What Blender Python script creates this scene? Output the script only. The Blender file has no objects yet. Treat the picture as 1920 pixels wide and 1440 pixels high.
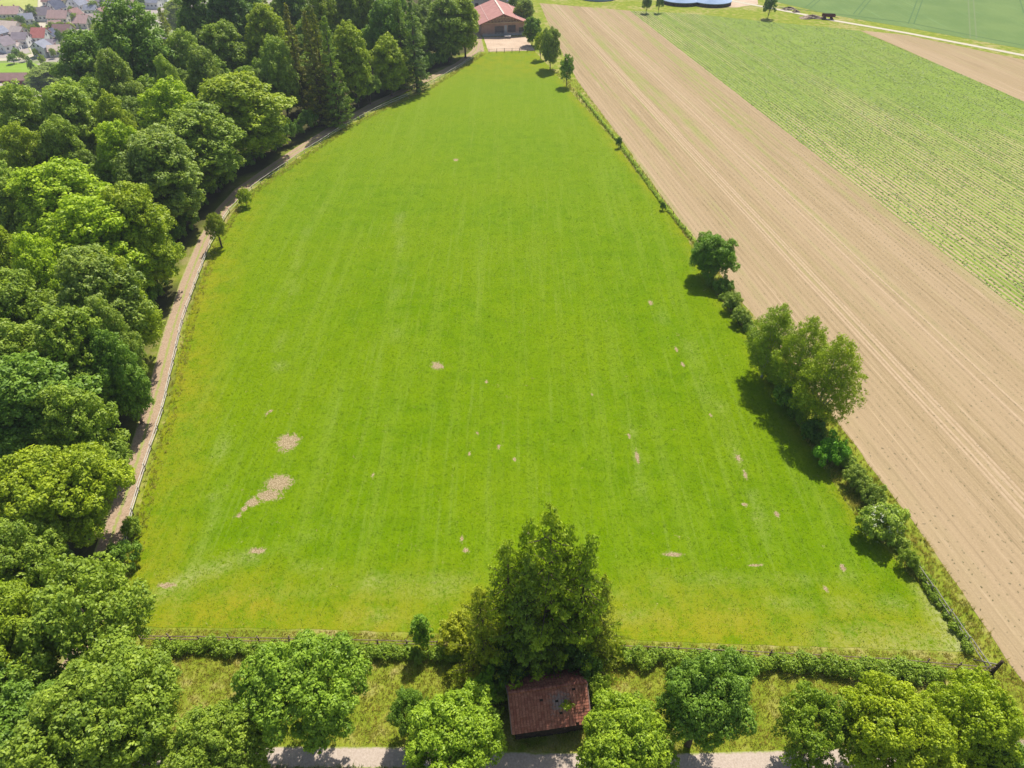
import bpy, math, random
import numpy as np
from mathutils import Vector, Matrix
from mathutils.geometry import delaunay_2d_cdt

R_ = math.radians
rad = math.radians
sc = bpy.context.scene
C = sc.collection
rng = np.random.default_rng(7)
random.seed(7)

# ------------------------------------------------------------------ camera
CAM_H = 60.0; PITCH = rad(40); FPX = 1280.0
cam = bpy.data.cameras.new("camera"); cam.sensor_width = 36; cam.lens = 24
cam.clip_start = .5; cam.clip_end = 6000
co = bpy.data.objects.new("camera", cam); C.objects.link(co)
co.location = (0, 0, CAM_H); co.rotation_euler = (math.pi/2-PITCH, 0, 0)
sc.camera = co
# ------------------------------------------------------------------ world, sun, exposure
SUN_EL, SUN_AZ = rad(58), rad(20)
w = bpy.data.worlds.new("World"); sc.world = w; w.use_nodes = True
nt = w.node_tree; bg = nt.nodes["Background"]
sky = nt.nodes.new("ShaderNodeTexSky"); sky.sky_type = 'NISHITA'; sky.sun_disc = False
sky.sun_elevation = SUN_EL; sky.sun_rotation = SUN_AZ; sky.dust_density = 1.5
nt.links.new(sky.outputs[0], bg.inputs[0]); bg.inputs[1].default_value = .10
sl = bpy.data.lights.new("sun", 'SUN'); sl.energy = 4.9; sl.angle = rad(.5); sl.color = (1, .95, .87)
so = bpy.data.objects.new("sun", sl); C.objects.link(so)
sd = Vector((math.sin(SUN_AZ)*math.cos(SUN_EL), math.cos(SUN_AZ)*math.cos(SUN_EL), math.sin(SUN_EL)))
so.rotation_euler = sd.to_track_quat('Z', 'Y').to_euler(); so.location = (0, 0, 100)
sc.view_settings.view_transform = 'Standard'; sc.view_settings.look = 'None'
sc.view_settings.gamma = 1; sc.view_settings.exposure = .30
sc.render.engine = 'CYCLES'
sc.cycles.max_bounces = 7; sc.cycles.diffuse_bounces = 3; sc.cycles.transmission_bounces = 4
sc.cycles.volume_bounces = 0; sc.cycles.use_denoising = True
sc.cycles.caustics_reflective = False; sc.cycles.caustics_refractive = False

# ------------------------------------------------------------------ terrain and pixel rays (the photograph is 1920 x 1440)
cP, sP = math.cos(PITCH), math.sin(PITCH)
RIM = np.array([(-78, -300), (-80, 60), (-92, 140), (-80, 205), (-62, 260), (-30, 330), (20, 460), (80, 700), (200, 1500)], float)
def rim_dist(x, y):
    x = np.asarray(x, float); y = np.asarray(y, float)
    best = np.full(x.shape, 1e9); sg = np.ones(x.shape)
    for (ax, ay), (bx, by) in zip(RIM[:-1], RIM[1:]):
        dx, dy = bx-ax, by-ay; L2 = dx*dx+dy*dy
        t = np.clip(((x-ax)*dx+(y-ay)*dy)/L2, 0, 1)
        qx, qy = x-(ax+t*dx), y-(ay+t*dy)
        d = np.hypot(qx, qy); cr = dx*(y-ay)-dy*(x-ax)
        m = d < best
        best = np.where(m, d, best); sg = np.where(m, np.sign(cr), sg)
    return best*sg          # > 0 west of the rim, where the wooded slope falls to the valley
def terr(x, y):
    d = rim_dist(x, y); t = np.clip(d/170, 0, 1)
    return -60*(t*t*(3-2*t))
def ray(px, py):
    u = (px-960)/FPX; v = (720-py)/FPX
    return np.array([u, cP+v*sP, -sP+v*cP])
def G(px, py, z=0.0):
    d = ray(px, py); t = (z-CAM_H)/d[2]
    return (d[0]*t, d[1]*t)
def hit(px, py, h=0.0):
    """point of the terrain lifted by h seen at a pixel: base x, y, ground z, depth"""
    d = ray(px, py); t = 15.0
    ts = np.arange(15, 900, .5)
    X = d[0]*ts; Y = d[1]*ts; Z = CAM_H+d[2]*ts
    f = Z-(terr(X, Y)+h)
    i = np.argmax(f < 0)
    if f[i] >= 0: i = len(ts)-1
    a = f[i-1]/(f[i-1]-f[i]) if i > 0 else 0
    t = ts[i-1]+.5*a
    x, y = d[0]*t, d[1]*t
    return x, y, float(terr(x, y)), t
def GP(pts): return [G(*p) for p in pts]

# ------------------------------------------------------------------ value noise for scattering
_tab = np.random.default_rng(3).random((256, 256))
def vnoise(x, y, s):
    x = np.asarray(x)/s+1000.3; y = np.asarray(y)/s+1000.7
    xi = np.floor(x).astype(int); yi = np.floor(y).astype(int); fx = x-xi; fy = y-yi
    fx = fx*fx*(3-2*fx); fy = fy*fy*(3-2*fy)
    g = lambda a, b: _tab[a & 255, b & 255]
    return (g(xi, yi)*(1-fx)+g(xi+1, yi)*fx)*(1-fy)+(g(xi, yi+1)*(1-fx)+g(xi+1, yi+1)*fx)*fy
def inside(P, x, y):
    P = np.asarray(P); r = np.zeros(len(x), bool); n = len(P); j = n-1
    for i in range(n):
        xi, yi = P[i]; xj, yj = P[j]
        c = ((yi > y) != (yj > y)) & (x < (xj-xi)*(y-yi)/(yj-yi+1e-12)+xi)
        r ^= c; j = i
    return r
def dist_poly(P, x, y, closed=True):
    P = np.asarray(P); best = np.full(len(x), 1e9)
    n = len(P)
    for i in range(n if closed else n-1):
        a = P[i]; b = P[(i+1) % n]; d = b-a; L2 = d@d+1e-9
        t = np.clip(((x-a[0])*d[0]+(y-a[1])*d[1])/L2, 0, 1)
        best = np.minimum(best, np.hypot(x-a[0]-t*d[0], y-a[1]-t*d[1]))
    return best

# ------------------------------------------------------------------ mesh helpers
def raw_mesh(name, V, F, attrs=None, mat=None, smooth=False, n=4):
    me = bpy.data.meshes.new(name)
    V = np.asarray(V, np.float32); F = np.asarray(F, np.int32)
    me.vertices.add(len(V)); me.vertices.foreach_set("co", V.ravel())
    me.loops.add(F.size); me.loops.foreach_set("vertex_index", F.ravel())
    me.polygons.add(len(F))
    me.polygons.foreach_set("loop_start", np.arange(0, F.size, n, dtype=np.int32))
    me.polygons.foreach_set("loop_total", np.full(len(F), n, np.int32))
    if smooth: me.polygons.foreach_set("use_smooth", np.ones(len(F), bool))
    me.update(calc_edges=True)
    for k, (dom, a) in (attrs or {}).items():
        at = me.attributes.new(k, 'FLOAT', dom); at.data.foreach_set("value", np.asarray(a, np.float32))
    if mat: me.materials.append(mat)
    return me
def link(name, me, parent=None):
    o = bpy.data.objects.new(name, me); C.objects.link(o)
    if parent: o.parent = parent
    return o
def tag(o, label=None, cat=None, group=None, kind=None):
    if label: o["label"] = label
    if cat: o["category"] = cat
    if group: o["group"] = group
    if kind: o["kind"] = kind
    return o
def thing(name, label, cat, loc=(0, 0, 0), rz=0, group=None, scale=None):
    o = bpy.data.objects.new(name, None); C.objects.link(o); o.empty_display_size = .3
    o.location = loc; o.rotation_euler = (0, 0, rz)
    if scale: o.scale = scale
    return tag(o, label, cat, group)
class MB:
    def __init__(s): s.v = []; s.f = []
    def box(s, c, d, rz=0, rx=0):
        M = Matrix.Translation(c) @ Matrix.Rotation(rz, 4, 'Z') @ Matrix.Rotation(rx, 4, 'X')
        b = len(s.v); x, y, z = d[0]/2, d[1]/2, d[2]/2
        for p in ((-x,-y,-z),(x,-y,-z),(x,y,-z),(-x,y,-z),(-x,-y,z),(x,-y,z),(x,y,z),(-x,y,z)):
            s.v.append(M @ Vector(p))
        for q in ((0,3,2,1),(4,5,6,7),(0,1,5,4),(1,2,6,5),(2,3,7,6),(3,0,4,7)): s.f.append([b+i for i in q])
        return s
    def poly(s, pts):
        b = len(s.v); s.v += [Vector(p) for p in pts]; s.f.append(list(range(b, b+len(pts)))); return s
    def slab(s, pts, th):
        """quad extruded along -normal"""
        p = [Vector(q) for q in pts]; n = (p[1]-p[0]).cross(p[2]-p[0]).normalized()
        k = len(p); b = len(s.v); s.v += p+[q-n*th for q in p]
        s.f.append(list(range(b, b+k))); s.f.append([b+k+i for i in reversed(range(k))])
        for i in range(k): j = (i+1) % k; s.f.append([b+i, b+k+i, b+k+j, b+j])
        return s
    def tube(s, pts, rs, n=7, cap=True):
        pts = [Vector(p) for p in pts]; b = len(s.v)
        for i, p in enumerate(pts):
            d = (pts[min(i+1, len(pts)-1)]-pts[max(i-1, 0)]).normalized()
            a = d.cross(Vector((.3, 1, .2))).normalized(); c = d.cross(a)
            for k in range(n):
                t = 2*math.pi*k/n; s.v.append(p+(a*math.cos(t)+c*math.sin(t))*rs[i])
        for i in range(len(pts)-1):
            for k in range(n):
                k2 = (k+1) % n
                s.f.append([b+i*n+k, b+(i+1)*n+k, b+(i+1)*n+k2, b+i*n+k2])
        if cap:
            s.f.append([b+k for k in range(n)]); s.f.append([b+(len(pts)-1)*n+k for k in reversed(range(n))])
        return s
    def mesh(s, name, mat, smooth=False):
        me = bpy.data.meshes.new(name); me.from_pydata([tuple(v) for v in s.v], [], s.f)
        me.materials.append(mat)
        if smooth:
            for p in me.polygons: p.use_smooth = True
        me.update(); return me
    def build(s, name, mat, parent=None, smooth=False): return link(name, s.mesh(name, mat, smooth), parent)

# ------------------------------------------------------------------ node helpers
class NT:
    def __init__(s, name):
        s.m = bpy.data.materials.new(name); s.m.use_nodes = True; s.t = s.m.node_tree
        s.n = s.t.nodes; s.b = s.n["Principled BSDF"]; s.out = s.n["Material Output"]
        s.b.inputs["Roughness"].default_value = .9; s.b.inputs["Specular IOR Level"].default_value = .05
    def new(s, ty, **kw):
        o = s.n.new(ty)
        for k, v in kw.items(): setattr(o, k, v)
        return o
    def L(s, a, b): s.t.links.new(a, b)
    def val(s, sock, v):
        if hasattr(v, "is_output") or isinstance(v, bpy.types.NodeSocket): s.L(v, sock)
        elif isinstance(v, tuple) and len(v) == 3 and sock.type == 'RGBA': sock.default_value = (*v, 1)
        else: sock.default_value = v
    def coord(s, rz=0, sc_=(1, 1, 1), kind="Object"):
        tc = s.new("ShaderNodeTexCoord"); mp = s.new("ShaderNodeMapping")
        s.L(tc.outputs[kind], mp.inputs[0]); mp.inputs["Rotation"].default_value = (0, 0, rz); mp.inputs["Scale"].default_value = sc_
        return mp.outputs[0]
    def noise(s, co_, scale, detail=3, rough=.55, dist=0):
        n = s.new("ShaderNodeTexNoise"); s.L(co_, n.inputs["Vector"])
        n.inputs["Scale"].default_value = scale; n.inputs["Detail"].default_value = detail
        n.inputs["Roughness"].default_value = rough; n.inputs["Distortion"].default_value = dist
        return n.outputs["Fac"]
    def math(s, op, a, b=0.0, c=None, clamp=False):
        n = s.new("ShaderNodeMath", operation=op); n.use_clamp = clamp
        s.val(n.inputs[0], a); s.val(n.inputs[1], b)
        if c is not None: s.val(n.inputs[2], c)
        return n.outputs[0]
    def ramp(s, f, lo, hi, a=0.0, b=1.0):
        n = s.new("ShaderNodeMapRange"); n.interpolation_type = 'SMOOTHSTEP'
        s.val(n.inputs[0], f); n.inputs[1].default_value = lo; n.inputs[2].default_value = hi
        n.inputs[3].default_value = a; n.inputs[4].default_value = b
        return n.outputs[0]
    def mix(s, f, a, b, mode='MIX'):
        n = s.new("ShaderNodeMix", data_type='RGBA', blend_type=mode)
        s.val(n.inputs[0], f); s.val(n.inputs[6], a); s.val(n.inputs[7], b)
        return n.outputs[2]
    def attr(s, name): return s.new("ShaderNodeAttribute", attribute_name=name).outputs["Fac"]
    def bump(s, h, strength=.5, dist=.1):
        n = s.new("ShaderNodeBump"); n.inputs["Strength"].default_value = strength; n.inputs["Distance"].default_value = dist
        s.L(h, n.inputs["Height"]); s.L(n.outputs[0], s.b.inputs["Normal"])
    def color(s, c): s.val(s.b.inputs["Base Color"], c); return s.m

def leaf_mat(name, ca, cb, trans=.3, tcol=(1.25, 1.25, .5), objcol=True, rough=.5):
    N = NT(name); t = N.attr("tint")
    col = N.mix(t, ca, cb)
    if objcol:
        oi = N.new("ShaderNodeObjectInfo"); col = N.mix(1.0, col, oi.outputs["Color"], 'MULTIPLY')
    N.val(N.b.inputs["Base Color"], col); N.b.inputs["Roughness"].default_value = rough
    N.b.inputs["Specular IOR Level"].default_value = .3
    tr = N.new("ShaderNodeBsdfTranslucent"); N.val(tr.inputs[0], N.mix(1.0, col, tcol, 'MULTIPLY'))
    mx = N.new("ShaderNodeMixShader"); mx.inputs[0].default_value = trans
    N.L(N.b.outputs[0], mx.inputs[1]); N.L(tr.outputs[0], mx.inputs[2]); N.L(mx.outputs[0], N.out.inputs[0])
    return N.m
LEAF = leaf_mat("foliage", (.135, .235, .026), (.400, .535, .056), .32)
NEEDLE = leaf_mat("needles", (.12, .20, .03), (.50, .58, .07), .38, (1.2, 1.2, .5))
GRASSB = leaf_mat("grass_blades", (.10, .20, .015), (.20, .30, .03), .25, (1.1, 1.1, .6), objcol=False)
STRAWB = leaf_mat("dry_grass_blades", (.28, .32, .03), (.66, .54, .18), .35, (1.1, 1.05, .7), objcol=False)
SEED = leaf_mat("seedling_leaves", (.10, .095, .04), (.22, .21, .07), .2, (1.1, 1.1, .6), objcol=False)
CROP = leaf_mat("crop_leaves", (.13, .21, .025), (.235, .31, .06), .25, (1.1, 1.1, .6), objcol=False)

def bark_mat(name, a, b):
    N = NT(name); co_ = N.coord(sc_=(3, 3, .7)); n = N.noise(co_, 3, 5)
    N.bump(n, .8, .05); return N.color(N.mix(n, a, b))
BARK = bark_mat("bark", (.07, .05, .035), (.19, .15, .11))
BIRCHBARK = bark_mat("birch_bark", (.25, .22, .18), (.7, .66, .6))
def plain(name, a, b, scale=1.0, rough=.85, bump=.3, kind="Object"):
    N = NT(name); co_ = N.coord(kind=kind); n = N.noise(co_, scale, 6, .6); n2 = N.noise(co_, scale*7, 3)
    f = N.ramp(N.math('ADD', N.math('MULTIPLY', n, .7), N.math('MULTIPLY', n2, .3)), .35, .65)
    N.b.inputs["Roughness"].default_value = rough
    if bump: N.bump(n2, bump, .02)
    return N.color(N.mix(f, a, b))
WOOD = plain("weathered_wood", (.16, .13, .10), (.36, .32, .26), 3)
DARKWOOD = plain("dark_wood", (.035, .026, .02), (.09, .065, .045), 3)

# ------------------------------------------------------------------ ground materials
A_ROW = -math.atan2(260, 1668)      # heading of crop rows, from +Y towards +X
ROWV = np.array([math.sin(A_ROW), math.cos(A_ROW)]); ROWC = np.array([math.cos(A_ROW), -math.sin(A_ROW)])
def m_ground():
    N = NT("rough_grass_ground"); co_ = N.coord()
    big = N.noise(co_, .06, 4); mid = N.noise(co_, .5, 5, .6); fine = N.noise(co_, 3.5, 4, .7)
    g = N.mix(N.ramp(mid, .35, .65), (.19, .25, .015), (.30, .32, .035))
    g = N.mix(N.ramp(N.math('ADD', N.math('MULTIPLY', big, .5), N.math('MULTIPLY', mid, .5)), .48, .62), g, (.42, .35, .14))
    g = N.mix(N.ramp(fine, .3, .75, 0, .6), g, (.12, .16, .02), 'MIX')
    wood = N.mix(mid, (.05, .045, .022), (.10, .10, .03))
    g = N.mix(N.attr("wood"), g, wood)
    vil = N.mix(N.ramp(N.noise(co_, .045, 3), .42, .55), (.20, .26, .07), (.38, .33, .29))
    g = N.mix(N.attr("valley"), g, vil)
    N.bump(fine, .6, .12); return N.color(g)
def m_meadow():
    N = NT("meadow_grass"); co_ = N.coord(); N.b.inputs["Specular IOR Level"].default_value = 0
    st = N.coord(rz=rad(-4), sc_=(1, .035, 1))
    s1 = N.noise(st, .45, 5, .7); s2 = N.noise(st, 1.6, 4, .7)
    big = N.noise(co_, .035, 3); mid = N.noise(co_, .35, 5, .6); fine = N.noise(co_, 2.6, 4, .75, .6)
    vf = N.noise(co_, 9, 2, .7)
    g = N.mix(N.ramp(mid, .35, .65), (.112, .206, .001), (.145, .240, .002))
    g = N.mix(N.ramp(big, .38, .62, 0, .5), g, (.175, .25, .003))
    g = N.mix(N.ramp(s1, .48, .68, 0, .55), g, (.190, .275, .022))
    g = N.mix(N.ramp(s2, .50, .72, 0, .5), g, (.20, .285, .035))
    g = N.mix(N.ramp(fine, .30, .55, .5, 0), g, (.075, .15, .002))
    g = N.mix(N.ramp(vf, .60, .75, 0, .40), g, (.21, .28, .03))
    far = N.attr("far"); g = N.mix(N.math('MULTIPLY', far, .5), g, (.175, .245, .032))
    dry = N.math('MULTIPLY', N.attr("dry"), N.ramp(N.math('ADD', N.math('MULTIPLY', mid, .6), N.math('MULTIPLY', fine, .4)), .32, .62), clamp=True)
    g = N.mix(dry, g, (.26, .25, .015))
    pale = N.math('MULTIPLY', N.attr("pale"), N.ramp(fine, .35, .6), clamp=True)
    g = N.mix(pale, g, (.34, .36, .13))
    rag = N.noise(co_, 1.1, 7, .85, 1.6)
    b = N.math('ADD', N.attr("bare"), N.math('ADD', N.math('MULTIPLY', N.math('SUBTRACT', fine, .5), .8), N.math('MULTIPLY', N.math('SUBTRACT', rag, .5), 2.8)))
    soil = N.mix(N.ramp(vf, .4, .62), (.22, .155, .08), (.48, .37, .235))
    g = N.mix(N.ramp(b, .30, .58, 0, .95), g, soil)
    N.bump(N.math('ADD', fine, N.math('MULTIPLY', vf, .6)), .6, .12); return N.color(g)
def rows(N, period, w=.5, seedco=None):
    co_ = N.coord(rz=-A_ROW if False else A_ROW)   # rotate so that x runs across the rows
    sx = N.new("ShaderNodeSeparateXYZ"); N.L(co_, sx.inputs[0])
    ph = N.math('MULTIPLY', sx.outputs[0], 2*math.pi/period)
    return N.math('SINE', ph), sx.outputs[0], co_
def m_soil(name="tilled_soil", green=1.0):
    N = NT(name); s, x, rc = rows(N, 1.0)
    co_ = N.coord()
    st = N.new("ShaderNodeMapping"); N.L(rc, st.inputs[0]); st.inputs["Scale"].default_value = (1, .02, 1)
    band = N.noise(st.outputs[0], .35, 3, .6); line = N.noise(st.outputs[0], 1.6, 4, .85)
    mid = N.noise(co_, .25, 4); fine = N.noise(co_, 5, 5, .7)
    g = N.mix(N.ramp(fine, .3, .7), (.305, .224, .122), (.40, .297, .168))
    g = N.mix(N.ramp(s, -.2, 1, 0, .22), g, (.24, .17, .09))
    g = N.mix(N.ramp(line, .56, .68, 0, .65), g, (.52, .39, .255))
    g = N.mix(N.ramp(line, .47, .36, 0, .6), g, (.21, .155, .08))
    g = N.mix(N.ramp(N.noise(st.outputs[0], .16, 3, .6), .42, .60, 0, .35), g, (.43, .315, .195))
    gb = N.math('MULTIPLY', N.ramp(band, .50, .62), N.ramp(mid, .3, .6, .35, 1))
    g = N.mix(N.math('MULTIPLY', N.math('MULTIPLY', gb, N.attr("weedy")), .8*green), g, (.27, .28, .085))
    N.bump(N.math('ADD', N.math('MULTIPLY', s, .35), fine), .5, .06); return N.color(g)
def m_crop():
    N = NT("young_crop"); s, x, rc = rows(N, 1.0)
    co_ = N.coord()
    st = N.new("ShaderNodeMapping"); N.L(rc, st.inputs[0]); st.inputs["Scale"].default_value = (1, .03, 1)
    band = N.noise(st.outputs[0], .28, 3, .65); line = N.noise(st.outputs[0], 1.5, 4, .8)
    mid = N.noise(co_, .2, 4, .6); fine = N.noise(co_, 3, 5, .75)
    soil = N.mix(N.ramp(fine, .3, .7), (.36, .27, .15), (.48, .36, .22))
    gr = N.mix(N.ramp(fine, .35, .65), (.15, .235, .028), (.245, .315, .06))
    cov = N.math('ADD', N.math('MULTIPLY', N.attr("cover"), .62), N.math('ADD', N.math('MULTIPLY', s, .26), N.math('MULTIPLY', N.math('SUBTRACT', band, .5), .8)))
    cov = N.math('ADD', cov, N.math('MULTIPLY', N.math('SUBTRACT', fine, .5), .8))
    g = N.mix(N.ramp(cov, .16, .46), soil, gr)
    g = N.mix(N.ramp(line, .48, .38, 0, .75), g, (.11, .14, .035))
    g = N.mix(N.ramp(mid, .45, .7, 0, .35), g, (.28, .33, .08))
    N.bump(N.math('ADD', N.math('MULTIPLY', s, .5), fine), .6, .1); return N.color(g)
def m_wheat():
    N = NT("dense_cereal"); co_ = N.coord(); mid = N.noise(co_, .05, 4); fine = N.noise(co_, 1.5, 4, .7)
    st = N.coord(rz=rad(28), sc_=(1, .03, 1)); line = N.noise(st, .9, 2)
    g = N.mix(N.ramp(mid, .35, .65), (.13, .20, .058), (.165, .235, .07))
    g = N.mix(N.ramp(fine, .3, .6, .5, 0), g, (.09, .17, .05))
    g = N.mix(N.ramp(line, .55, .7, 0, .3), g, (.20, .31, .12))
    N.bump(fine, .5, .1); return N.color(g)
def m_track(name, a, b, mid_green=.8):
    N = NT(name); co_ = N.coord(); mid = N.noise(co_, .5, 4); fine = N.noise(co_, 6, 5, .7)
    g = N.mix(N.ramp(fine, .3, .7), a, b)
    ac = N.math('ABSOLUTE', N.attr("across"))
    j = N.math('ADD', ac, N.math('MULTIPLY', N.math('SUBTRACT', N.noise(co_, 1.3, 4, .7), .5), .55))
    grass = N.mix(fine, (.17, .24, .03), (.40, .38, .14))
    g = N.mix(N.ramp(j, .02, .20, mid_green, 0), g, grass)
    g = N.mix(N.ramp(j, .78, 1.0), g, grass)
    N.bump(fine, .5, .05); return N.color(g)
def m_sand():
    N = NT("paddock_sand"); co_ = N.coord(); a = N.noise(co_, .3, 4); f = N.noise(co_, 2, 4)
    return N.color(N.mix(N.ramp(N.math('ADD', N.math('MULTIPLY', a, .6), N.math('MULTIPLY', f, .4)), .35, .65), (.46, .34, .24), (.56, .43, .31)))
M_GROUND, M_MEADOW, M_SOIL, M_CROP, M_WHEAT, M_SAND = m_ground(), m_meadow(), m_soil(), m_crop(), m_wheat(), m_sand()
M_TRACK = m_track("farm_track", (.28, .195, .12), (.47, .345, .235), .95)
M_ROAD = m_track("gravel_lane", (.40, .32, .25), (.52, .43, .35), .0)
M_PALEROAD = m_track("far_gravel_road", (.46, .41, .31), (.56, .50, .39), .0)

# ------------------------------------------------------------------ ground sheets
def resample(P, step, closed=True):
    out = []; P = [np.array(p, float) for p in P]; n = len(P)
    for i in range(n if closed else n-1):
        a, b = P[i], P[(i+1) % n]; k = max(1, int(np.linalg.norm(b-a)/step))
        for j in range(k): out.append(a+(b-a)*j/k)
    if not closed: out.append(P[-1])
    return np.array(out)
def sheet(name, P, z, step, mat, attrs=None, jit=.15, extra=None, kind='structure', bstep=None):
    B = resample(P, bstep or step)
    B += (np.stack([vnoise(B[:, 0], B[:, 1], 1.3), vnoise(B[:, 1]+50, B[:, 0], 1.3)], 1)-.5)*2*jit
    x0, y0 = B.min(0); x1, y1 = B.max(0)
    gx, gy = np.meshgrid(np.arange(x0+step/2, x1, step), np.arange(y0+step/2, y1, step)); g = np.stack([gx.ravel(), gy.ravel()], 1)
    g += (np.random.default_rng(1).random(g.shape)-.5)*step*.3
    g = g[inside(B, g[:, 0], g[:, 1])]; g = g[dist_poly(B, g[:, 0], g[:, 1]) > step*.35]
    if extra is not None and len(extra):
        e = extra[inside(B, extra[:, 0], extra[:, 1])]; e = e[dist_poly(B, e[:, 0], e[:, 1]) > .3]; g = np.concatenate([g, e])
    pts = np.concatenate([B, g]); nb = len(B)
    r = delaunay_2d_cdt([Vector(p) for p in pts.tolist()], [], [list(range(nb))], 1, 1e-5)
    V = np.array([(v.x, v.y) for v in r[0]]); F = np.array([list(f) for f in r[2] if len(f) == 3])
    a, b, c = V[F[:, 0]], V[F[:, 1]], V[F[:, 2]]
    cr = (b[:, 0]-a[:, 0])*(c[:, 1]-a[:, 1])-(b[:, 1]-a[:, 1])*(c[:, 0]-a[:, 0])
    F[cr < 0] = F[cr < 0][:, ::-1]
    zz = terr(V[:, 0], V[:, 1])+z
    at = {k: ('POINT', fn(V[:, 0], V[:, 1])) for k, fn in (attrs or {}).items()}
    me = raw_mesh(name, np.column_stack([V, zz]), F, at, mat, True, 3)
    return tag(link(name, me), kind=kind)
def strip(name, line, w, z, mat, step=1.5, kind='structure', wfn=None):
    Lp = resample(line, step, False); V = []; ac = []; n = 7
    for i, p in enumerate(Lp):
        d = Lp[min(i+1, len(Lp)-1)]-Lp[max(i-1, 0)]; d /= np.linalg.norm(d); nn = np.array([-d[1], d[0]])
        for k in range(n):
            s = 2*k/(n-1)-1; q = p+nn*s*w/2; V.append((q[0], q[1], float(terr(q[0], q[1]))+z)); ac.append(s)
    F = [(i*n+k, (i+1)*n+k, (i+1)*n+k+1, i*n+k+1) for i in range(len(Lp)-1) for k in range(n-1)]
    F = [f[::-1] for f in F]
    me = raw_mesh(name, V, F, {"across": ('POINT', ac)}, mat, True)
    return tag(link(name, me), kind=kind)

ax_ = np.concatenate([np.linspace(-3000, -450, 18)[:-1], np.arange(-450, 320, 5.0), np.linspace(320, 3000, 18)])
ay_ = np.concatenate([np.linspace(-1500, -60, 12)[:-1], np.arange(-60, 700, 5.0), np.linspace(700, 4000, 20)])
gx, gy = np.meshgrid(ax_, ay_); gz = terr(gx.ravel(), gy.ravel()); nx = len(ax_); ny = len(ay_)
idx = np.arange(nx*ny).reshape(ny, nx)
F = np.stack([idx[:-1, :-1].ravel(), idx[:-1, 1:].ravel(), idx[1:, 1:].ravel(), idx[1:, :-1].ravel()], 1)

TRACK = GP([(60, 1445), (120, 1330), (160, 1180), (188, 1070), (217, 985), (256, 870), (293, 740), (324, 620), (352, 530), (384, 450), (418, 392), (452, 355), (545, 290), (632, 235), (706, 193), (790, 155), (860, 120), (892, 95), (898, 70)])
MEADOW_L = GP([(240, 1165), (243, 1060), (255, 985), (288, 860), (314, 780), (352, 600), (398, 470), (434, 402), (484, 352), (563, 298), (642, 246), (717, 205), (802, 167), (868, 126), (905, 100)])
MEADOW_R = GP([(1000, 94), (1030, 125), (1060, 160), (1130, 240), (1215, 350), (1290, 450), (1330, 535), (1400, 625), (1450, 720), (1520, 840), (1590, 950), (1690, 1060), (1790, 1180), (1822, 1222)])
MEADOW_B = GP([(1822, 1222), (1400, 1208), (900, 1190), (600, 1180), (300, 1176), (240, 1165)])
MEADOW = MEADOW_L+MEADOW_R+MEADOW_B[1:-1]
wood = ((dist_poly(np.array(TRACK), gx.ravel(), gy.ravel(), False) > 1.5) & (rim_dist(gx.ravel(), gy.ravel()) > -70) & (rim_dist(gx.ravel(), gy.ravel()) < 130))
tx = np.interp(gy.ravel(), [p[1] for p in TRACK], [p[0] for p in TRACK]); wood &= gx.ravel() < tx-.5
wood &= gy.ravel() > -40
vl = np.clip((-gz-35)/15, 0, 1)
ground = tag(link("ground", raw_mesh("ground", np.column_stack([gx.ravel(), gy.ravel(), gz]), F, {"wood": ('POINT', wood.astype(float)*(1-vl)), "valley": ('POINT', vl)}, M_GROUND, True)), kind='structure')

# bare patches of the meadow, as (px, py, half width, half height) in the photograph, laid on the ground
PATCH = [(540, 830, 20, 15), (524, 905, 25, 14), (505, 928, 24, 11), (474, 943, 13, 8), (458, 955, 6, 6), (448, 966, 6, 6), (820, 686, 13, 7), (508, 770, 5, 4), (500, 776, 4, 4), (1262, 1040, 24, 5), (1385, 860, 7, 9), (1397, 890, 5, 12), (1195, 858, 5, 17), (1180, 818, 4, 6), (935, 838, 3, 6), (880, 850, 3, 5), (866, 1010, 5, 8), (872, 1032, 7, 6), (482, 1033, 16, 5), (1280, 683, 4, 5), (1457, 965, 6, 8), (1580, 1065, 7, 11), (1417, 1060, 18, 4), (1548, 1105, 6, 8), (1397, 946, 9, 4), (895, 812, 4, 4), (1332, 778, 4, 4), (855, 300, 6, 3), (1220, 568, 5, 6), (312, 1098, 16, 5), (1268, 655, 4, 6), (965, 862, 3, 5), (990, 1000, 4, 4), (700, 890, 5, 4), (912, 716, 4, 4), (1110, 740, 3, 4)]
el = []
for (a, b, c, d) in PATCH:
    x, y = G(a, b); t = (CAM_H)/(-ray(a, b)[2]); rx = c*t/FPX; y2 = G(a, b-d)[1]; q_ = 1.0 if c > 12 and a < 830 else .78; el.append((x, y, rx*q_, abs(y2-y)*q_))
ex = []
for x, y, rx, ry in el:
    s = .3; n1, n2 = int(rx*1.7/s)+1, int(ry*1.7/s)+1
    for i in range(-n1, n1+1):
        for j in range(-n2, n2+1): ex.append((x+i*s+.01*j, y+j*s+.013*i))
ex = np.array(ex); key = np.round(ex/.28).astype(int); _, ui = np.unique(key, axis=0, return_index=True); ex = ex[ui]
def bare(x, y):
    r = np.zeros(len(x))
    for a, b, rx, ry in el: r = np.maximum(r, 1.15-.75*np.hypot((x-a)/rx, (y-b)/ry))
    return np.clip(r, 0, 1)
ML, MR, MBt = np.array(MEADOW_L), np.array(MEADOW_R), np.array(MEADOW_B)
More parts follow.
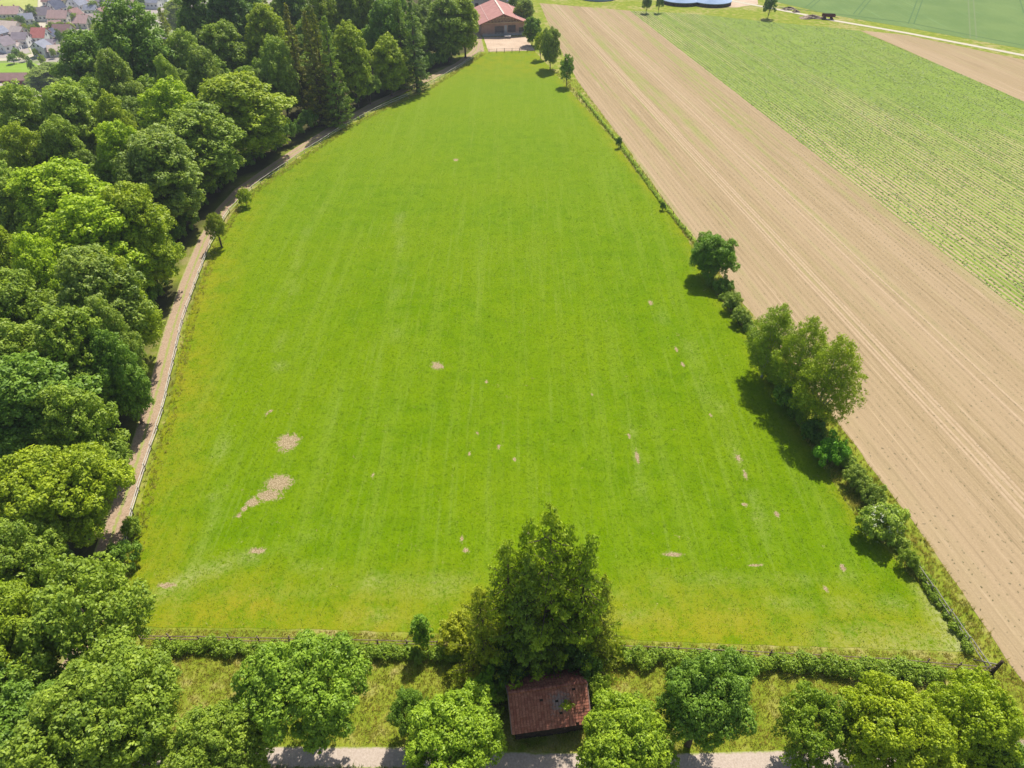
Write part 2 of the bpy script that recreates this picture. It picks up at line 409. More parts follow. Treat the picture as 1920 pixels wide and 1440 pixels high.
def dry(x, y):
    a = 1.25*np.clip(1-dist_poly(MBt, x, y, False)/10, 0, 1)**1.3; b = 1.0*np.clip(1-dist_poly(ML, x, y, False)/8, 0, 1)*np.clip(1.3-(y-40)/130, .35, 1); c = np.clip(1-dist_poly(MR, x, y, False)/2.5, 0, 1)*.7
    far = np.clip((y-205)/22, 0, 1)*.6
    return np.clip(np.maximum(np.maximum(a, b), np.maximum(c, far)), 0, 1)*(.55+.7*vnoise(x, y, 6))
PALEL = np.array(GP([(1745, 1110), (1768, 1150), (1795, 1190), (1810, 1215)])); PALE2 = np.array(GP([(240, 1150), (340, 1085), (470, 1040)])); PALE3 = np.array(GP([(300, 1000), (560, 985), (900, 1160)]))
PLINES = [np.array(GP(p)) for p in ([(330, 1085), (430, 1110), (620, 1118), (860, 1108)], [(560, 1065), (700, 1090), (880, 1088)], [(300, 1130), (340, 1090), (520, 1030), (640, 975)], [(640, 1150), (900, 1150)], [(1150, 1075), (1350, 1085), (1600, 1080)], [(1130, 1120), (1500, 1125), (1700, 1135)], [(1140, 1160), (1500, 1172), (1760, 1185)], [(1290, 640), (1345, 760), (1400, 900), (1455, 1040)], [(1180, 780), (1200, 880), (1215, 980)], [(1225, 560), (1290, 690), (1350, 800)], [(560, 470), (530, 600), (520, 720)], [(610, 380), (570, 440), (545, 560)], [(750, 400), (742, 640)], [(430, 780), (400, 960), (330, 1160)])]
def pale(x, y):
    q = np.zeros(len(x))
    for i, P_ in enumerate(PLINES): q = np.maximum(q, np.clip(1-dist_poly(P_, x, y, False)/.8, 0, 1)*(.9*vnoise(x+i*7, y, 2.2)**1.5))
    return .6*q+np.clip(1.1-dist_poly(PALEL, x, y, False)/1.8, 0, 1)+.45*np.clip(1-dist_poly(PALE2, x, y, False)/1.2, 0, 1)+.5*np.clip(1.0-dist_poly(MBt[:2], x, y, False)/2.5, 0, 1)*np.clip((x-25)/10, 0, 1)
sheet("meadow", MEADOW, .02, 1.4, M_MEADOW, {"bare": bare, "dry": dry, "pale": pale, "far": lambda x, y: np.clip((y-90)/130, 0, 1)}, .12, ex, bstep=.9)

def ext(p, q, k):   # point beyond q on the line p -> q
    p, q = np.array(p), np.array(q); return tuple(q+(q-p)/np.linalg.norm(q-p)*k)
def along(p, d): return (p[0]+ROWV[0]*d, p[1]+ROWV[1]*d)
TANL = GP([(1925, 1290), (1870, 1210), (1790, 1090), (1700, 962), (1640, 888), (1605, 838), (1430, 612), (1385, 560), (1300, 446), (1240, 368), (1165, 262), (1085, 155), (1040, 72), (1012, 6)])
TG0, TG1 = G(1180, 20), G(1920, 590)
near_off = along(TANL[0], -60); near_off2 = along(TG1, -100)
TAN = [near_off]+TANL+[TG0, TG1, near_off2]
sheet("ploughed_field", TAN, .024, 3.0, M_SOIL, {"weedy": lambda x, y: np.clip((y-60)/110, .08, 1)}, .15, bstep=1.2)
GR0, GR1 = G(1612, 58), G(1920, 190)
GREEN = [near_off2, TG1, TG0]+GP([(1300, 26), (1450, 42), (1540, 50)])+[GR0, GR1, ext(GR0, GR1, 150), (near_off2[0]+160, near_off2[1])]
def cover(x, y):
    d = (x-TG0[0])*ROWC[0]+(y-TG0[1])*ROWC[1]
    return np.clip(.42+d/75, 0, 1)*.65+.35*vnoise(x, y, 25)+np.clip((y-150)/150, 0, .35)
GREEN_S = sheet("crop_field", GREEN, .028, 3.0, M_CROP, {"cover": cover}, .15, bstep=2)
RD = GP([(1330, -8), (1375, 2), (1480, 22), (1560, 38), (1700, 62), (1920, 104), (2300, 180), (2800, 290)])
TRI = GP([(1612, 57), (1700, 66), (1920, 112), (2300, 190)])+[ext(GR0, GR1, 150)]+[GR1]
sheet("stubble_field", TRI, .024, 4.0, m_soil("stubble_soil", .3), {"weedy": lambda x, y: np.full(len(x), .6)}, .2)
RDn = [np.array(p)+np.array((3, 6)) for p in RD]
WH = GP([(1440, 0), (1560, 28), (1700, 52), (1920, 92), (2300, 166), (2800, 270)])+[(520, 300), (560, 700), (220, 760), (130, 420)]
sheet("cereal_field", WH, .022, 10, M_WHEAT, None, .3)
strip("far_road", RD, 2.6, .045, M_PALEROAD, 4)
strip("track", TRACK, 2.6, .045, M_TRACK)
ROAD = GP([(-300, 1476), (60, 1451), (300, 1431), (520, 1420), (760, 1421), (1000, 1432), (1250, 1434), (1450, 1428), (1700, 1418), (1920, 1405), (2300, 1385)])
strip("road", ROAD, 1.7, .035, M_ROAD)
strip("farm_yard_path", GP([(900, 97), (893, 60), (890, 20)]), 3, .03, M_TRACK, 4)
sheet("paddock", GP([(916, 97), (911, 83), (906, 69), (986, 69), (994, 82), (1003, 95)]), .045, 2, M_SAND, None, .1)
sheet("farm_yard", GP([(1380, 14), (1330, 12), (1240, 6), (1230, -14), (1420, -14), (1420, 8)]), .03, 5, M_SAND, None, .4)
# tramlines in the cereal field
TL = NT("tramline_soil").color((.10, .17, .06)); TL2 = NT("tramline_track").color((.17, .22, .09))
for k, (a, b, m_) in enumerate([((1515, 14), (1540, -6), TL), ((1605, 27), (1632, -6), TL), ((1708, 45), (1727, -6), TL), ((1825, 72), (1820, -6), TL2), ((1925, 25), (1915, -6), TL)]):
    for s in (-1, 1):
        p, q = np.array(G(*a)), np.array(G(*b)); n = np.array([q[1]-p[1], -(q[0]-p[0])]); n /= np.linalg.norm(n)
        strip("tractor_track", [p+n*s*.95, q+n*s*.95, q+n*s*.95+(q-p)*3], .5, .05, m_, 8)
strip("tractor_track", GP([(1460, 13), (1700, 42), (1860, 74), (2000, 100)]), .7, .055, TL, 8)
# wheel marks of the tilled field
RUT = plain("wheel_pressed_soil", (.40, .29, .175), (.47, .35, .225), 2)
TANa = np.array(TAN)
for (px, py) in ((1300, 285), (1430, 430), (1240, 150)):
    for off in (-.85, .85):
        o_ = np.array(G(px, py))+ROWC*off; seg = [o_+ROWV*t for t in np.arange(-200, 260, 1.5)]
        seg = [q for q in seg if inside(TANa, np.array([q[0]]), np.array([q[1]]))[0]]
        if len(seg) > 4:
            seg = [q+ROWC*(.25*float(vnoise(q[0]*0+off, q[1], 14))) for q in seg]
            strip("wheel_mark", seg, .34, .034, RUT, 3)
# valley meadows
VZ = -60
def VP(pts): return [G(x, y, VZ) for x, y in pts]
PALEG = plain("valley_meadow_grass", (.33, .36, .09), (.40, .42, .12), .05)
GRN2 = plain("valley_pasture_grass", (.20, .32, .03), (.25, .37, .05), .05)
sheet("valley_meadow", VP([(-60, 19), (30, 17), (68, 20), (76, 16), (76, -14), (-60, -14)]), .05, 20, PALEG, None, .3)
sheet("valley_field", VP([(84, 13), (130, 14), (142, 6), (150, -14), (84, -14)]), .05, 20, PALEG, None, .3)
sheet("valley_pasture", VP([(-80, 119), (40, 118), (60, 117), (72, 122), (56, 140), (0, 152), (-80, 165)]), .05, 12, GRN2, None, .3)
strip("valley_road", VP([(79, -14), (79, 10), (78, 24), (84, 40), (66, 62), (62, 84), (70, 100), (40, 110), (-40, 114)]), 7, .08, M_PALEROAD, 5)

# ------------------------------------------------------------------ foliage
def nrm(a): return a/(np.linalg.norm(a, axis=-1, keepdims=True)+1e-9)
def leaf_quads(P, Nn, L, W, r):
    n = len(P); Nn = nrm(Nn); a = r.normal(size=(n, 3)); u = nrm(np.cross(Nn, a)); w_ = np.cross(Nn, u)
    L = (L*(.7+.6*r.random(n)))[:, None]; W = (W*(.7+.6*r.random(n)))[:, None]
    V = np.stack([P-u*L/2, P+w_*W/2+u*L*.08, P+u*L/2-Nn*L*.12, P-w_*W/2+u*L*.08], 1).reshape(-1, 3)
    return V
def leaves_mesh(name, P, Nn, T, L, W, mat, r):
    V = leaf_quads(P, Nn, L, W, r); F = np.arange(len(V)).reshape(-1, 4)
    return raw_mesh(name, V, F, {"tint": ('FACE', np.clip(T, 0, 1))}, mat)
def sph(n, r):
    i = np.arange(n)+.5; ph = np.arccos(1-2*i/n); th = math.pi*(1+5**.5)*i+r.random()*6
    d = np.stack([np.cos(th)*np.sin(ph), np.sin(th)*np.sin(ph), np.cos(ph)], 1)
    return nrm(d+r.normal(size=d.shape)*.6/math.sqrt(n))
def foliage(lobes, r, sp, nleaf, L, cr, zmin=-1e9, ctr=None, up=.25, keep=.12, gap=0.0, sub=0):
    """lobes: rows x, y, z, radius. Clumps of leaves on the outside of the union of the lobes."""
    lobes = np.asarray(lobes); PP = []; NN = []; TT = []
    if sub:      # each limb's mass breaks up into smaller rounded sprays
        out = []
        for (x, y, z, lr) in lobes:
            d = sph(sub, r); k = (d[:, 2] > -.6) & (r.random(sub) > .12); d = d[k]
            rr = lr*(.30+.22*r.random(len(d))); c = np.array([x, y, z])+d*(lr*(.66+.30*r.random(len(d))))[:, None]
            dd = np.linalg.norm(c[:, None, :]-lobes[None, :, :3], axis=2)/lobes[None, :, 3]
            m = (dd < .55).sum(1) < 1
            out.append(np.column_stack([c, rr])[m])
        lobes = np.concatenate(out)
    for i, (x, y, z, lr) in enumerate(lobes):
        n = max(6, int(4*math.pi*lr*lr/(sp*sp))); d = sph(n, r)
        p = np.array([x, y, z])+d*lr*np.array([1, 1, .85])*(.82+.3*r.random(n))[:, None]
        o = np.delete(lobes, i, 0)
        dd = np.linalg.norm(p[:, None, :]-o[None, :, :3], axis=2)/o[None, :, 3]
        k = (dd.min(1) > .80) | (r.random(n) < keep) if len(o) else np.ones(n, bool)
        k &= (d[:, 2] > -.55) | (r.random(n) < .35); k &= p[:, 2] > zmin; k &= r.random(n) > gap
        p, d = p[k], d[k]; lt = r.random()
        cn = nrm(d+np.array([0, 0, up])+r.normal(size=d.shape)*.35)
        m = len(p); off = nrm(r.normal(size=(m, nleaf, 3)))*(r.random((m, nleaf, 1))**.45)*cr*(.6+.8*r.random((m, 1, 1)))
        off -= cn[:, None, :]*(off*cn[:, None, :]).sum(-1, keepdims=True)*.35
        q = p[:, None, :]+off
        ln = cn[:, None, :]*.75+nrm(off)*.55+r.normal(size=off.shape)*.42+np.array([0, 0, up])
        t = .25*lt+.45*r.random((m, 1))+.3*r.random((m, nleaf))
        PP.append(q.reshape(-1, 3)); NN.append(ln.reshape(-1, 3)); TT.append(t.ravel())
    return np.concatenate(PP), np.concatenate(NN), np.concatenate(TT)
def env_lobes(r, R, z0, H, n, lr, top=1.0, low=-.55):
    zc = (z0+H)/2; rv = (H-z0)/2; d = sph(int(n*2/(1-low)), r); d = d[d[:, 2] > low]
    k = .56+.34*r.random(len(d)); rr = lr*R*(.75+.5*r.random(len(d)))
    wob = 1+.13*np.sin(3*np.arctan2(d[:, 1], d[:, 0])+r.random()*6)+.13*np.sin(2*np.arctan2(d[:, 1], d[:, 0])+r.random()*6)
    hx = np.where(d[:, 2] > 0, (1-d[:, 2]**2*(1-top)), 1)
    P = np.stack([d[:, 0]*R*k*wob*hx, d[:, 1]*R*k*wob*hx, zc+d[:, 2]*(rv-rr*.5)*(.85+.2*r.random(len(d)))], 1)
    ins = r.normal(size=(max(2, n//6), 3))*.2*np.array([R, R, rv])+np.array([0, 0, zc])
    return np.concatenate([np.column_stack([P, rr]), np.column_stack([ins, np.full(len(ins), lr*R)])])
def trunk_mb(r, lobes, H, tr, z0, nl=9, multi=1):
    mb = MB()
    for m in range(multi):
        a = r.random()*6.28; ox = (.0 if multi == 1 else .5)*math.cos(a); oy = (.0 if multi == 1 else .5)*math.sin(a)
        p = [(ox, oy, -.4), (ox*1.4, oy*1.4, z0*.6), (ox*2+r.normal()*.15, oy*2+r.normal()*.15, z0+(H-z0)*.35), (ox*2+r.normal()*.3, oy*2+r.normal()*.3, z0+(H-z0)*.8)]
        mb.tube(p, [tr*1.25, tr*.95, tr*.6, tr*.15], 8)
    for i in r.choice(len(lobes), min(nl, len(lobes)), replace=False):
        x, y, z, lr = lobes[i]; zs = z0*.75+(z-z0)*.45*r.random()+.2; zs = max(zs, z0*.6)
        mb.tube([(0, 0, zs), (x*.45, y*.45, zs+(z-zs)*.6), (x, y, z)], [tr*.45, tr*.28, tr*.1], 5, False)
    return mb
PROTO = {}
def broad(key, seed, R, z0, H, n, lr, sp, nleaf, L, cr, tr=.28, top=1.0, gap=0.0, mat=None, bark=None, W=.62, low=-.55, multi=1, up=.25, sub=12):
    r = np.random.default_rng(seed); lb = env_lobes(r, R, z0, H, n, lr, top, low)
    P, Nn, T = foliage(lb, r, sp, nleaf, L, cr, z0-.6, gap=gap, up=up, sub=sub)
    crown = leaves_mesh("crown", P, Nn, T, L, L*W, mat or LEAF, r)
    tk = trunk_mb(r, lb, H, tr, z0, multi=multi).mesh("trunk", bark or BARK, True)
    PROTO[key] = (float(np.percentile(np.hypot(P[:, 0], P[:, 1]), 96)), float(P[:, 2].max()), crown, tk)
def spruce(key, seed, R, H, L=.34, dens=1.0, ragged=.2, bare_low=.06, drp=.35, PW=.78):
    r = np.random.default_rng(seed); P = []; Nn = []; T = []; mb = MB()
    mb.tube([(0, 0, -.4), (0, 0, H*.5), (0, 0, H*.95)], [.32, .16, .02], 7)
    z = H*bare_low
    while z < H*.985:
        f = 1-z/H; nb = int(5+4*f)
        for b in range(nb):
            Lb = R*(f**PW)*(1-ragged/2+ragged*r.normal()*.6)+.22; Lb = max(Lb, .2)
            az = r.random()*6.283; dx, dy = math.cos(az), math.sin(az); zb = z+r.normal()*.15
            n = max(3, int(Lb*5.2*dens)); s = (.12+.88*np.sqrt(r.random(n)))
            lat = (r.random(n)-.5)*.62*Lb*(1.12-s)*1.25
            px = dx*s*Lb-dy*lat; py = dy*s*Lb+dx*lat; pz = zb-drp*Lb*s+.30*Lb*s*s*s-np.abs(lat)*.25
            bt = .35*s+.25*r.random()  # needle tint paints lit branch tips and a shaded interior
            for j in range(4):
                o = r.normal(size=(n, 3))*np.array([.10, .10, .07]); o[:, 2] -= .16*j*.5*(.4+r.random(n))
                P.append(np.stack([px, py, pz], 1)+o)
                out = np.stack([np.full(n, dx), np.full(n, dy), np.full(n, .9-.28*j)], 1)
                Nn.append(out+r.normal(size=(n, 3))*.5); T.append(np.clip(bt+.25*r.random(n)-.05*j, 0, 1))
            if Lb > 1.6: mb.tube([(0, 0, zb), (dx*Lb*.5, dy*Lb*.5, zb-drp*Lb*.45), (dx*Lb*.92, dy*Lb*.92, zb-drp*Lb*.92+.23*Lb)], [.055, .035, .012], 4, False)
        z += .42+.25*f
    P = np.concatenate(P); Nn = np.concatenate(Nn); T = np.concatenate(T)
    PROTO[key] = (R, H, leaves_mesh("crown", P, Nn, T, L, L*.42, NEEDLE, r), mb.mesh("trunk", BARK, True))

# near, detailed crowns
broad("maple1", 11, 5, 2.6, 12, 34, .29, .52, 20, .27, .36)
broad("maple2", 12, 5, 2.4, 12, 40, .27, .52, 20, .26, .36, multi=2)
broad("maple3", 13, 5, 2.8, 12, 30, .31, .52, 20, .27, .38, gap=.08)
broad("loose", 14, 5, 2.2, 11, 26, .26, .54, 18, .28, .38, gap=.2, multi=2)
broad("road1", 15, 5, 5.0, 12, 30, .29, .52, 20, .27, .36, tr=.34, low=-.2, multi=2)
broad("road2", 16, 5, 3.6, 12, 32, .28, .52, 20, .27, .36, tr=.3, low=-.35, multi=2)
# tall forest crowns
broad("tall1", 21, 5, 2, 20, 48, .31, .74, 18, .38, .48, .34, top=.8, low=-.85)
broad("tall2", 22, 5, 1.5, 20, 56, .28, .72, 18, .37, .46, .34, top=.65, low=-.85)
broad("tall3", 23, 5, 1, 18, 44, .32, .74, 18, .38, .50, .34, top=.9, gap=.08, low=-.85)
broad("tall4", 24, 5, 1.5, 20, 40, .33, .74, 18, .38, .50, .34, top=.75, low=-.85)
broad("round1", 31, 3.2, 1.0, 7.6, 40, .27, .34, 18, .18, .25, .16, low=-.9)
broad("birch1", 41, 3.0, .5, 12, 60, .26, .42, 18, .16, .32, .16, top=.35, gap=.2, low=-.9, bark=BIRCHBARK, up=.05, sub=9)
broad("birch2", 42, 3.2, .4, 12, 64, .25, .42, 18, .16, .32, .16, top=.45, gap=.2, low=-.9, bark=BIRCHBARK, up=.05, sub=9)
broad("bush1", 51, 1.6, .0, 2.4, 14, .42, .30, 16, .19, .22, .05, low=-.2, sub=7)
broad("bush2", 52, 1.6, .0, 2.6, 16, .37, .30, 16, .17, .22, .05, low=-.2, sub=7)
broad("column", 53, 1.0, .2, 5.0, 22, .48, .30, 16, .19, .22, .08, top=.3, sub=7)
broad("far1", 61, 4, 1.0, 10, 16, .38, .80, 12, .5, .5, .2, sub=7)
broad("far2", 62, 4, 1.0, 11, 18, .36, .80, 12, .5, .5, .2, top=.7, sub=7)
spruce("spruce1", 71, 3.6, 22, .38)
spruce("spruce2", 72, 3.2, 22, .38, ragged=.45)
spruce("bigspruce", 73, 5.2, 22, .34, 1.5, ragged=.55, bare_low=.03, drp=.30, PW=.80)
spruce("bigspruce2", 74, 4.8, 18, .34, 1.5, ragged=.6, bare_low=.03, drp=.28, PW=.75)

def plant_at(key, name, label, cat, x, y, z, r, h, rz=None, tint=(1, 1, 1), group=None):
    R, H, cm, tm = PROTO[key]
    o = thing(name, label, cat, (x, y, z-.05), rng.random()*6.28 if rz is None else rz, group, (r/R, r/R*(.94+.12*rng.random()), h/H))
    t = link("trunk", tm, o); c = link("crown", cm, o); c.color = (*tint, 1)
    return o
PLACED = []; WG = "trees of the wood left of the track"; RG_ = "roadside trees along the bottom lane"
def tree(key, name, label, cat, px, py, rpx, h, tint=(1, 1, 1), group=None, hc=.6, rz=None):
    x, y, z, t = hit(px, py, h*hc); r = rpx*t/FPX
    if group == WG:          # crowns stop short of the track
        r *= .95; tx_ = float(np.interp(y, [p[1] for p in TRACK], [p[0] for p in TRACK]))
        if 50 < y < 225: x -= min(3.5, max(0, x+r*.9-(tx_+.7)))
    if group == RG_: r *= .92
    PLACED.append((x, y, r, h)); return plant_at(key, name, label, cat, x, y, z, r, h, rz, tint, group)

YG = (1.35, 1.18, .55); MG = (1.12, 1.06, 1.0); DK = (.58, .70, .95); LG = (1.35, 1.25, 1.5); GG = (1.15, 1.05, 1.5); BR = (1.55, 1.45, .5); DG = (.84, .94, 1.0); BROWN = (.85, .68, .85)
WG = "trees of the wood left of the track"
FOREST = [
 # key, px, py, r px, height, tint, label
 ("maple1", 108, 928, 112, 13, YG, "big bright yellow green tree standing out at the wood edge by the track's lower bend"),
 ("maple2", 22, 1050, 95, 12, MG, "mid green tree cut by the left frame edge, below the big yellow green one"),
 ("loose", 160, 1165, 120, 14, MG, "loose crown with a gap showing bare dark branches and pale track behind"),
 ("maple3", 25, 1190, 105, 13, (1.2, 1.1, .7), "light green crown at left frame edge beside the gappy branch tree"),
 ("maple2", 195, 1350, 140, 14, MG, "largest dense round crown in the bottom left corner group"),
 ("maple3", 20, 1370, 120, 11, DG, "dark shaded crown in the bottom left frame corner"),
 ("maple1", 415, 1410, 95, 10, MG, "crown cut by the bottom frame edge, between the corner group and the trunked roadside tree"),
 ("tall3", 195, 800, 72, 15, MG, "narrow mid green tree leaning over the track above the big yellow green tree"),
 ("tall1", 60, 765, 105, 17, DG, "broad dark crown at the left frame edge above the big yellow green tree"),
 ("tall3", 35, 690, 78, 17, MG, "lumpy mid green crown at the left frame edge, two thirds down the wood"),
 ("tall2", 145, 670, 68, 18, MG, "pointed lobed crown two trees in from the track, level with the pale meadow spot"),
 ("tall1", 190, 565, 82, 19, GG, "wide grey green crown with fine matt foliage in the middle of the wood"),
 ("tall3", 272, 690, 46, 15, DG, "small dark crown hanging over the track's shaded middle stretch"),
 ("tall2", 225, 640, 42, 17, GG, "slim grey green crown behind the one hanging over the track"),
 ("tall3", 262, 560, 62, 18, YG, "yellow green tree edging the track below the big round edge tree"),
 ("tall1", 300, 435, 70, 19, YG, "big round yellowish tree pushing furthest out to the track"),
 ("tall3", 180, 455, 92, 19, BR, "wide bright yellow green crown left of the round tree at the track"),
 ("tall2", 125, 385, 88, 19, BR, "brightest yellow green crown in the left middle of the wood"),
 ("tall2", 12, 385, 52, 19, LG, "pale grey green crown cut by the left frame edge, above mid height"),
 ("tall1", 18, 500, 46, 18, YG, "yellowish crown at left frame edge just below the pale grey one"),
 ("tall3", 82, 520, 52, 18, BR, "small bright crown between the left frame edge and the wide grey green tree"),
 ("tall1", 40, 605, 72, 18, MG, "mid green dome at the left frame edge beside the wide grey green tree"),
 ("tall3", 48, 232, 58, 21, LG, "pale greyish dome near the left frame edge, left one of the pale pair"),
 ("tall1", 140, 230, 60, 21, LG, "pale greyish dome, right one of the pale pair below the village"),
 ("tall2", 224, 168, 38, 22, GG, "tall narrow tree with layered lobes rising against the dark hollow"),
 ("tall1", 165, 125, 52, 22, DG, "dark round crown just below the village's last houses"),
 ("tall3", 250, 86, 66, 28, DG, "largest dark crown of the upper wood, its skyline touching the village"),
 ("spruce1", 318, 80, 34, 22, GG, "slim grey green conifer right of the large dark upper crown"),
 ("tall2", 375, 35, 46, 25, DG, "dark tall crown at the top frame edge, left of centre of the wood"),
 ("tall1", 432, 30, 44, 25, DK, "very dark crown at the top frame edge beside a pale rimmed one"),
 ("tall3", 352, 115, 36, 20, LG, "light green tree in front of the two darkest upper crowns"),
 ("tall2", 425, 100, 44, 20, MG, "fresh green crown left of the first brown tinged spruce"),
 ("tall3", 318, 165, 27, 19, LG, "small light narrow tree on the right rim of the dark hollow"),
 ("tall1", 385, 150, 34, 19, GG, "grey green narrow tree right of the hollow, above the bright row"),
 ("tall1", 480, 205, 88, 19, YG, "huge spreading tree with lit top, at the track's long upper bend"),
 ("tall3", 325, 215, 60, 19, BR, "bright green crown directly below the dark hollow"),
 ("tall2", 412, 262, 70, 18, MG, "mid green crown overhanging the track just below the huge spreading tree"),
 ("tall1", 332, 318, 76, 19, GG, "broad greyish dome with dark right flank beside the track's sharp bend"),
 ("tall3", 222, 242, 38, 19, YG, "small yellow green crown right of the pale pair of domes"),
 ("tall2", 236, 302, 52, 19, BR, "bright knobbly crown left of the greyish dome with the dark flank"),
 ("tall1", 128, 295, 46, 19, MG, "mid green crown in the dip below the pale pair of domes"),
 ("tall3", 55, 305, 48, 19, YG, "yellow green crown below the left one of the pale domes"),
 ("tall2", 95, 145, 44, 18, GG, "hazy low crown below the pasture and the red brown barn"),
 ("tall1", 15, 190, 34, 17, MG, "small crown below the red brown barn at the left frame edge"),
 ("tall2", 503, 75, 44, 23, YG, "fresh green dome left of the first dark spruce"),
 ("tall3", 522, 130, 34, 20, LG, "pale green oval crown at the foot of the first dark spruce"),
 ("spruce2", 551, 95, 29, 26, BROWN, "dark brownish spruce, leftmost of the row of spruces"),
 ("spruce1", 592, 110, 34, 26, BROWN, "pinkish brown topped spruce, second of the row from the left"),
 ("spruce2", 620, 105, 32, 26, (.85, .75, .8), "slim brownish spruce squeezed in the middle of the row of spruces"),
 ("spruce1", 648, 115, 36, 25, DG, "dark green spruce with the widest skirt, fourth of the row"),
 ("tall2", 684, 105, 36, 21, YG, "yellow topped tree right of the row of spruces"),
 ("tall3", 602, 35, 40, 23, YG, "fresh green crown filling the skyline behind the row of spruces"),
 ("tall1", 655, 28, 36, 23, MG, "green crown behind the gap between spruces and barn side trees"),
 ("tall2", 692, 20, 34, 24, YG, "yellow green crown at the top edge above the dark deciduous tree"),
 ("tall1", 727, 60, 42, 23, DG, "dark blue green broad tree left of the pair of tall spruces"),
 ("tall3", 752, 110, 36, 16, YG, "bright round headed tree with light top standing at the track"),
 ("maple2", 712, 158, 25, 8.5, LG, "small light green tree standing alone beside the fence on a visible trunk"),
 ("spruce1", 774, 62, 28, 23.5, DG, "left spruce of the tall pair near the meadow's far corner"),
 ("spruce2", 799, 66, 33, 24, DK, "right, darker spruce of the tall pair near the meadow's far corner"),
 ("tall2", 836, 40, 38, 19, MG, "tall leafy tree right of the pair of spruces"),
 ("tall1", 870, 38, 32, 18, YG, "last tree of the wood, its right side against the red roofed barn"),
 ("tall3", 470, 20, 32, 24, DK, "shadowy crown at the top edge between dark crowns and spruces"),
 ("spruce1", 498, 12, 16, 24, GG, "thin grey spruce top at the upper frame edge"),
 ("tall2", 548, 5, 30, 24, DG, "dark crown at the top edge behind the first brown spruce"),
 ("tall1", 740, 8, 28, 24, DG, "dark crown at the top edge above the bright round headed tree"),
 ("tall3", 335, 25, 30, 24, YG, "yellowish crown at the skyline against the village's right end"),
 ("tall1", 200, 80, 42, 26, YG, "yellow green dome directly against the village houses"),
]
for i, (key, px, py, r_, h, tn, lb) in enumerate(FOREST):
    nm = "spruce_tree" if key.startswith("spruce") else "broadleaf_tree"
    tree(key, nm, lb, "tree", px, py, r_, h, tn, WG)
# understorey between them
cnt = 0
TRa = np.array(TRACK)
for gx_ in np.arange(-150, -10, 7.5):
    for gy_ in np.arange(8, 330, 7.5):
        x = gx_+rng.normal()*1.6; y = gy_+rng.normal()*1.6
        txx = np.interp(y, TRa[:, 1], TRa[:, 0])
        if x > txx-4.2: continue
        if y > 250 and x > -28: continue
        if rim_dist(x, y) > 38: continue
        zz = float(terr(x, y)); v = np.array([x, y, zz+8-CAM_H]); dz = v[1]*cP-v[2]*sP
        px = 960+FPX*v[0]/dz; py = 720-FPX*(v[1]*sP+v[2]*cP)/dz
        if px < -60 or py < -40 or py > 1500: continue
        if y < 30 and x > -34: continue
        if txx-x < 9: continue
        dm = min(math.hypot(x-a, y-b)/max(c, 1) for a, b, c, _ in PLACED)
        if dm < .74: continue
        edge = x > txx-9
        h = (5.5 if edge else 11)+rng.random()*3.5
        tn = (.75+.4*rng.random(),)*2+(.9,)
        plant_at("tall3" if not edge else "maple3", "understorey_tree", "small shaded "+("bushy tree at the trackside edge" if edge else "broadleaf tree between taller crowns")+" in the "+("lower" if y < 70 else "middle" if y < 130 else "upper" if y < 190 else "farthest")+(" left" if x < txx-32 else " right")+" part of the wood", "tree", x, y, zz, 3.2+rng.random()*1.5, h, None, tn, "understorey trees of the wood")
        cnt += 1
k = 0
Tq = resample(TRa[3:-1], 4.2, False)
for i, p in enumerate(Tq):
    d = Tq[min(i+1, len(Tq)-1)]-Tq[max(i-1, 0)]; d /= np.linalg.norm(d); q = p+np.array([-d[1], d[0]])*(3.9+rng.random()*1.6)
    r_ = 1.8+rng.random()*1.1
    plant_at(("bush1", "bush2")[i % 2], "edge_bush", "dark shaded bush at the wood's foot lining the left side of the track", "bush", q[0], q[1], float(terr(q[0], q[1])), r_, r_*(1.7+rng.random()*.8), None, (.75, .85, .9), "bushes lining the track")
print("understorey", cnt)

# roadside row
RG = "roadside trees along the bottom lane"
for key, px, py, r_, h, tn, lb in [
 ("road1", 578, 1298, 120, 12.5, (1.05, 1.1, .9), "roadside tree with two visible trunks, alone left of the shed on the lane"),
 ("maple3", 850, 1395, 108, 10, (1.2, 1.2, .7), "light green roadside crown just left of the red tiled shed"),
 ("loose", 770, 1335, 45, 7, DG, "small darker loose crown behind the roadside tree left of the shed"),
 ("maple2", 1172, 1400, 100, 10, (1.25, 1.2, .7), "light green roadside crown just right of the red tiled shed"),
 ("road2", 1325, 1312, 94, 12.5, DG, "darker green roadside tree with trunk on the lane, right of the shed"),
 ("loose", 1530, 1360, 78, 9, (1.0, 1.0, .7), "thin loose roadside crown with lane showing through its lower leaves"),
 ("maple1", 1672, 1375, 104, 11, (1.45, 1.25, .5), "broad yellow green roadside crown, middle of the bottom right cluster"),
 ("maple3", 1815, 1358, 92, 11.5, (1.35, 1.22, .5), "rightmost roadside crown, next to the fence corner post"),
 ("maple3", 1870, 1440, 60, 8, DG, "low dark crown in the bottom right frame corner"),
]:
    tree(key, "broadleaf_tree", lb, "tree", px, py, r_, h, tn, RG)

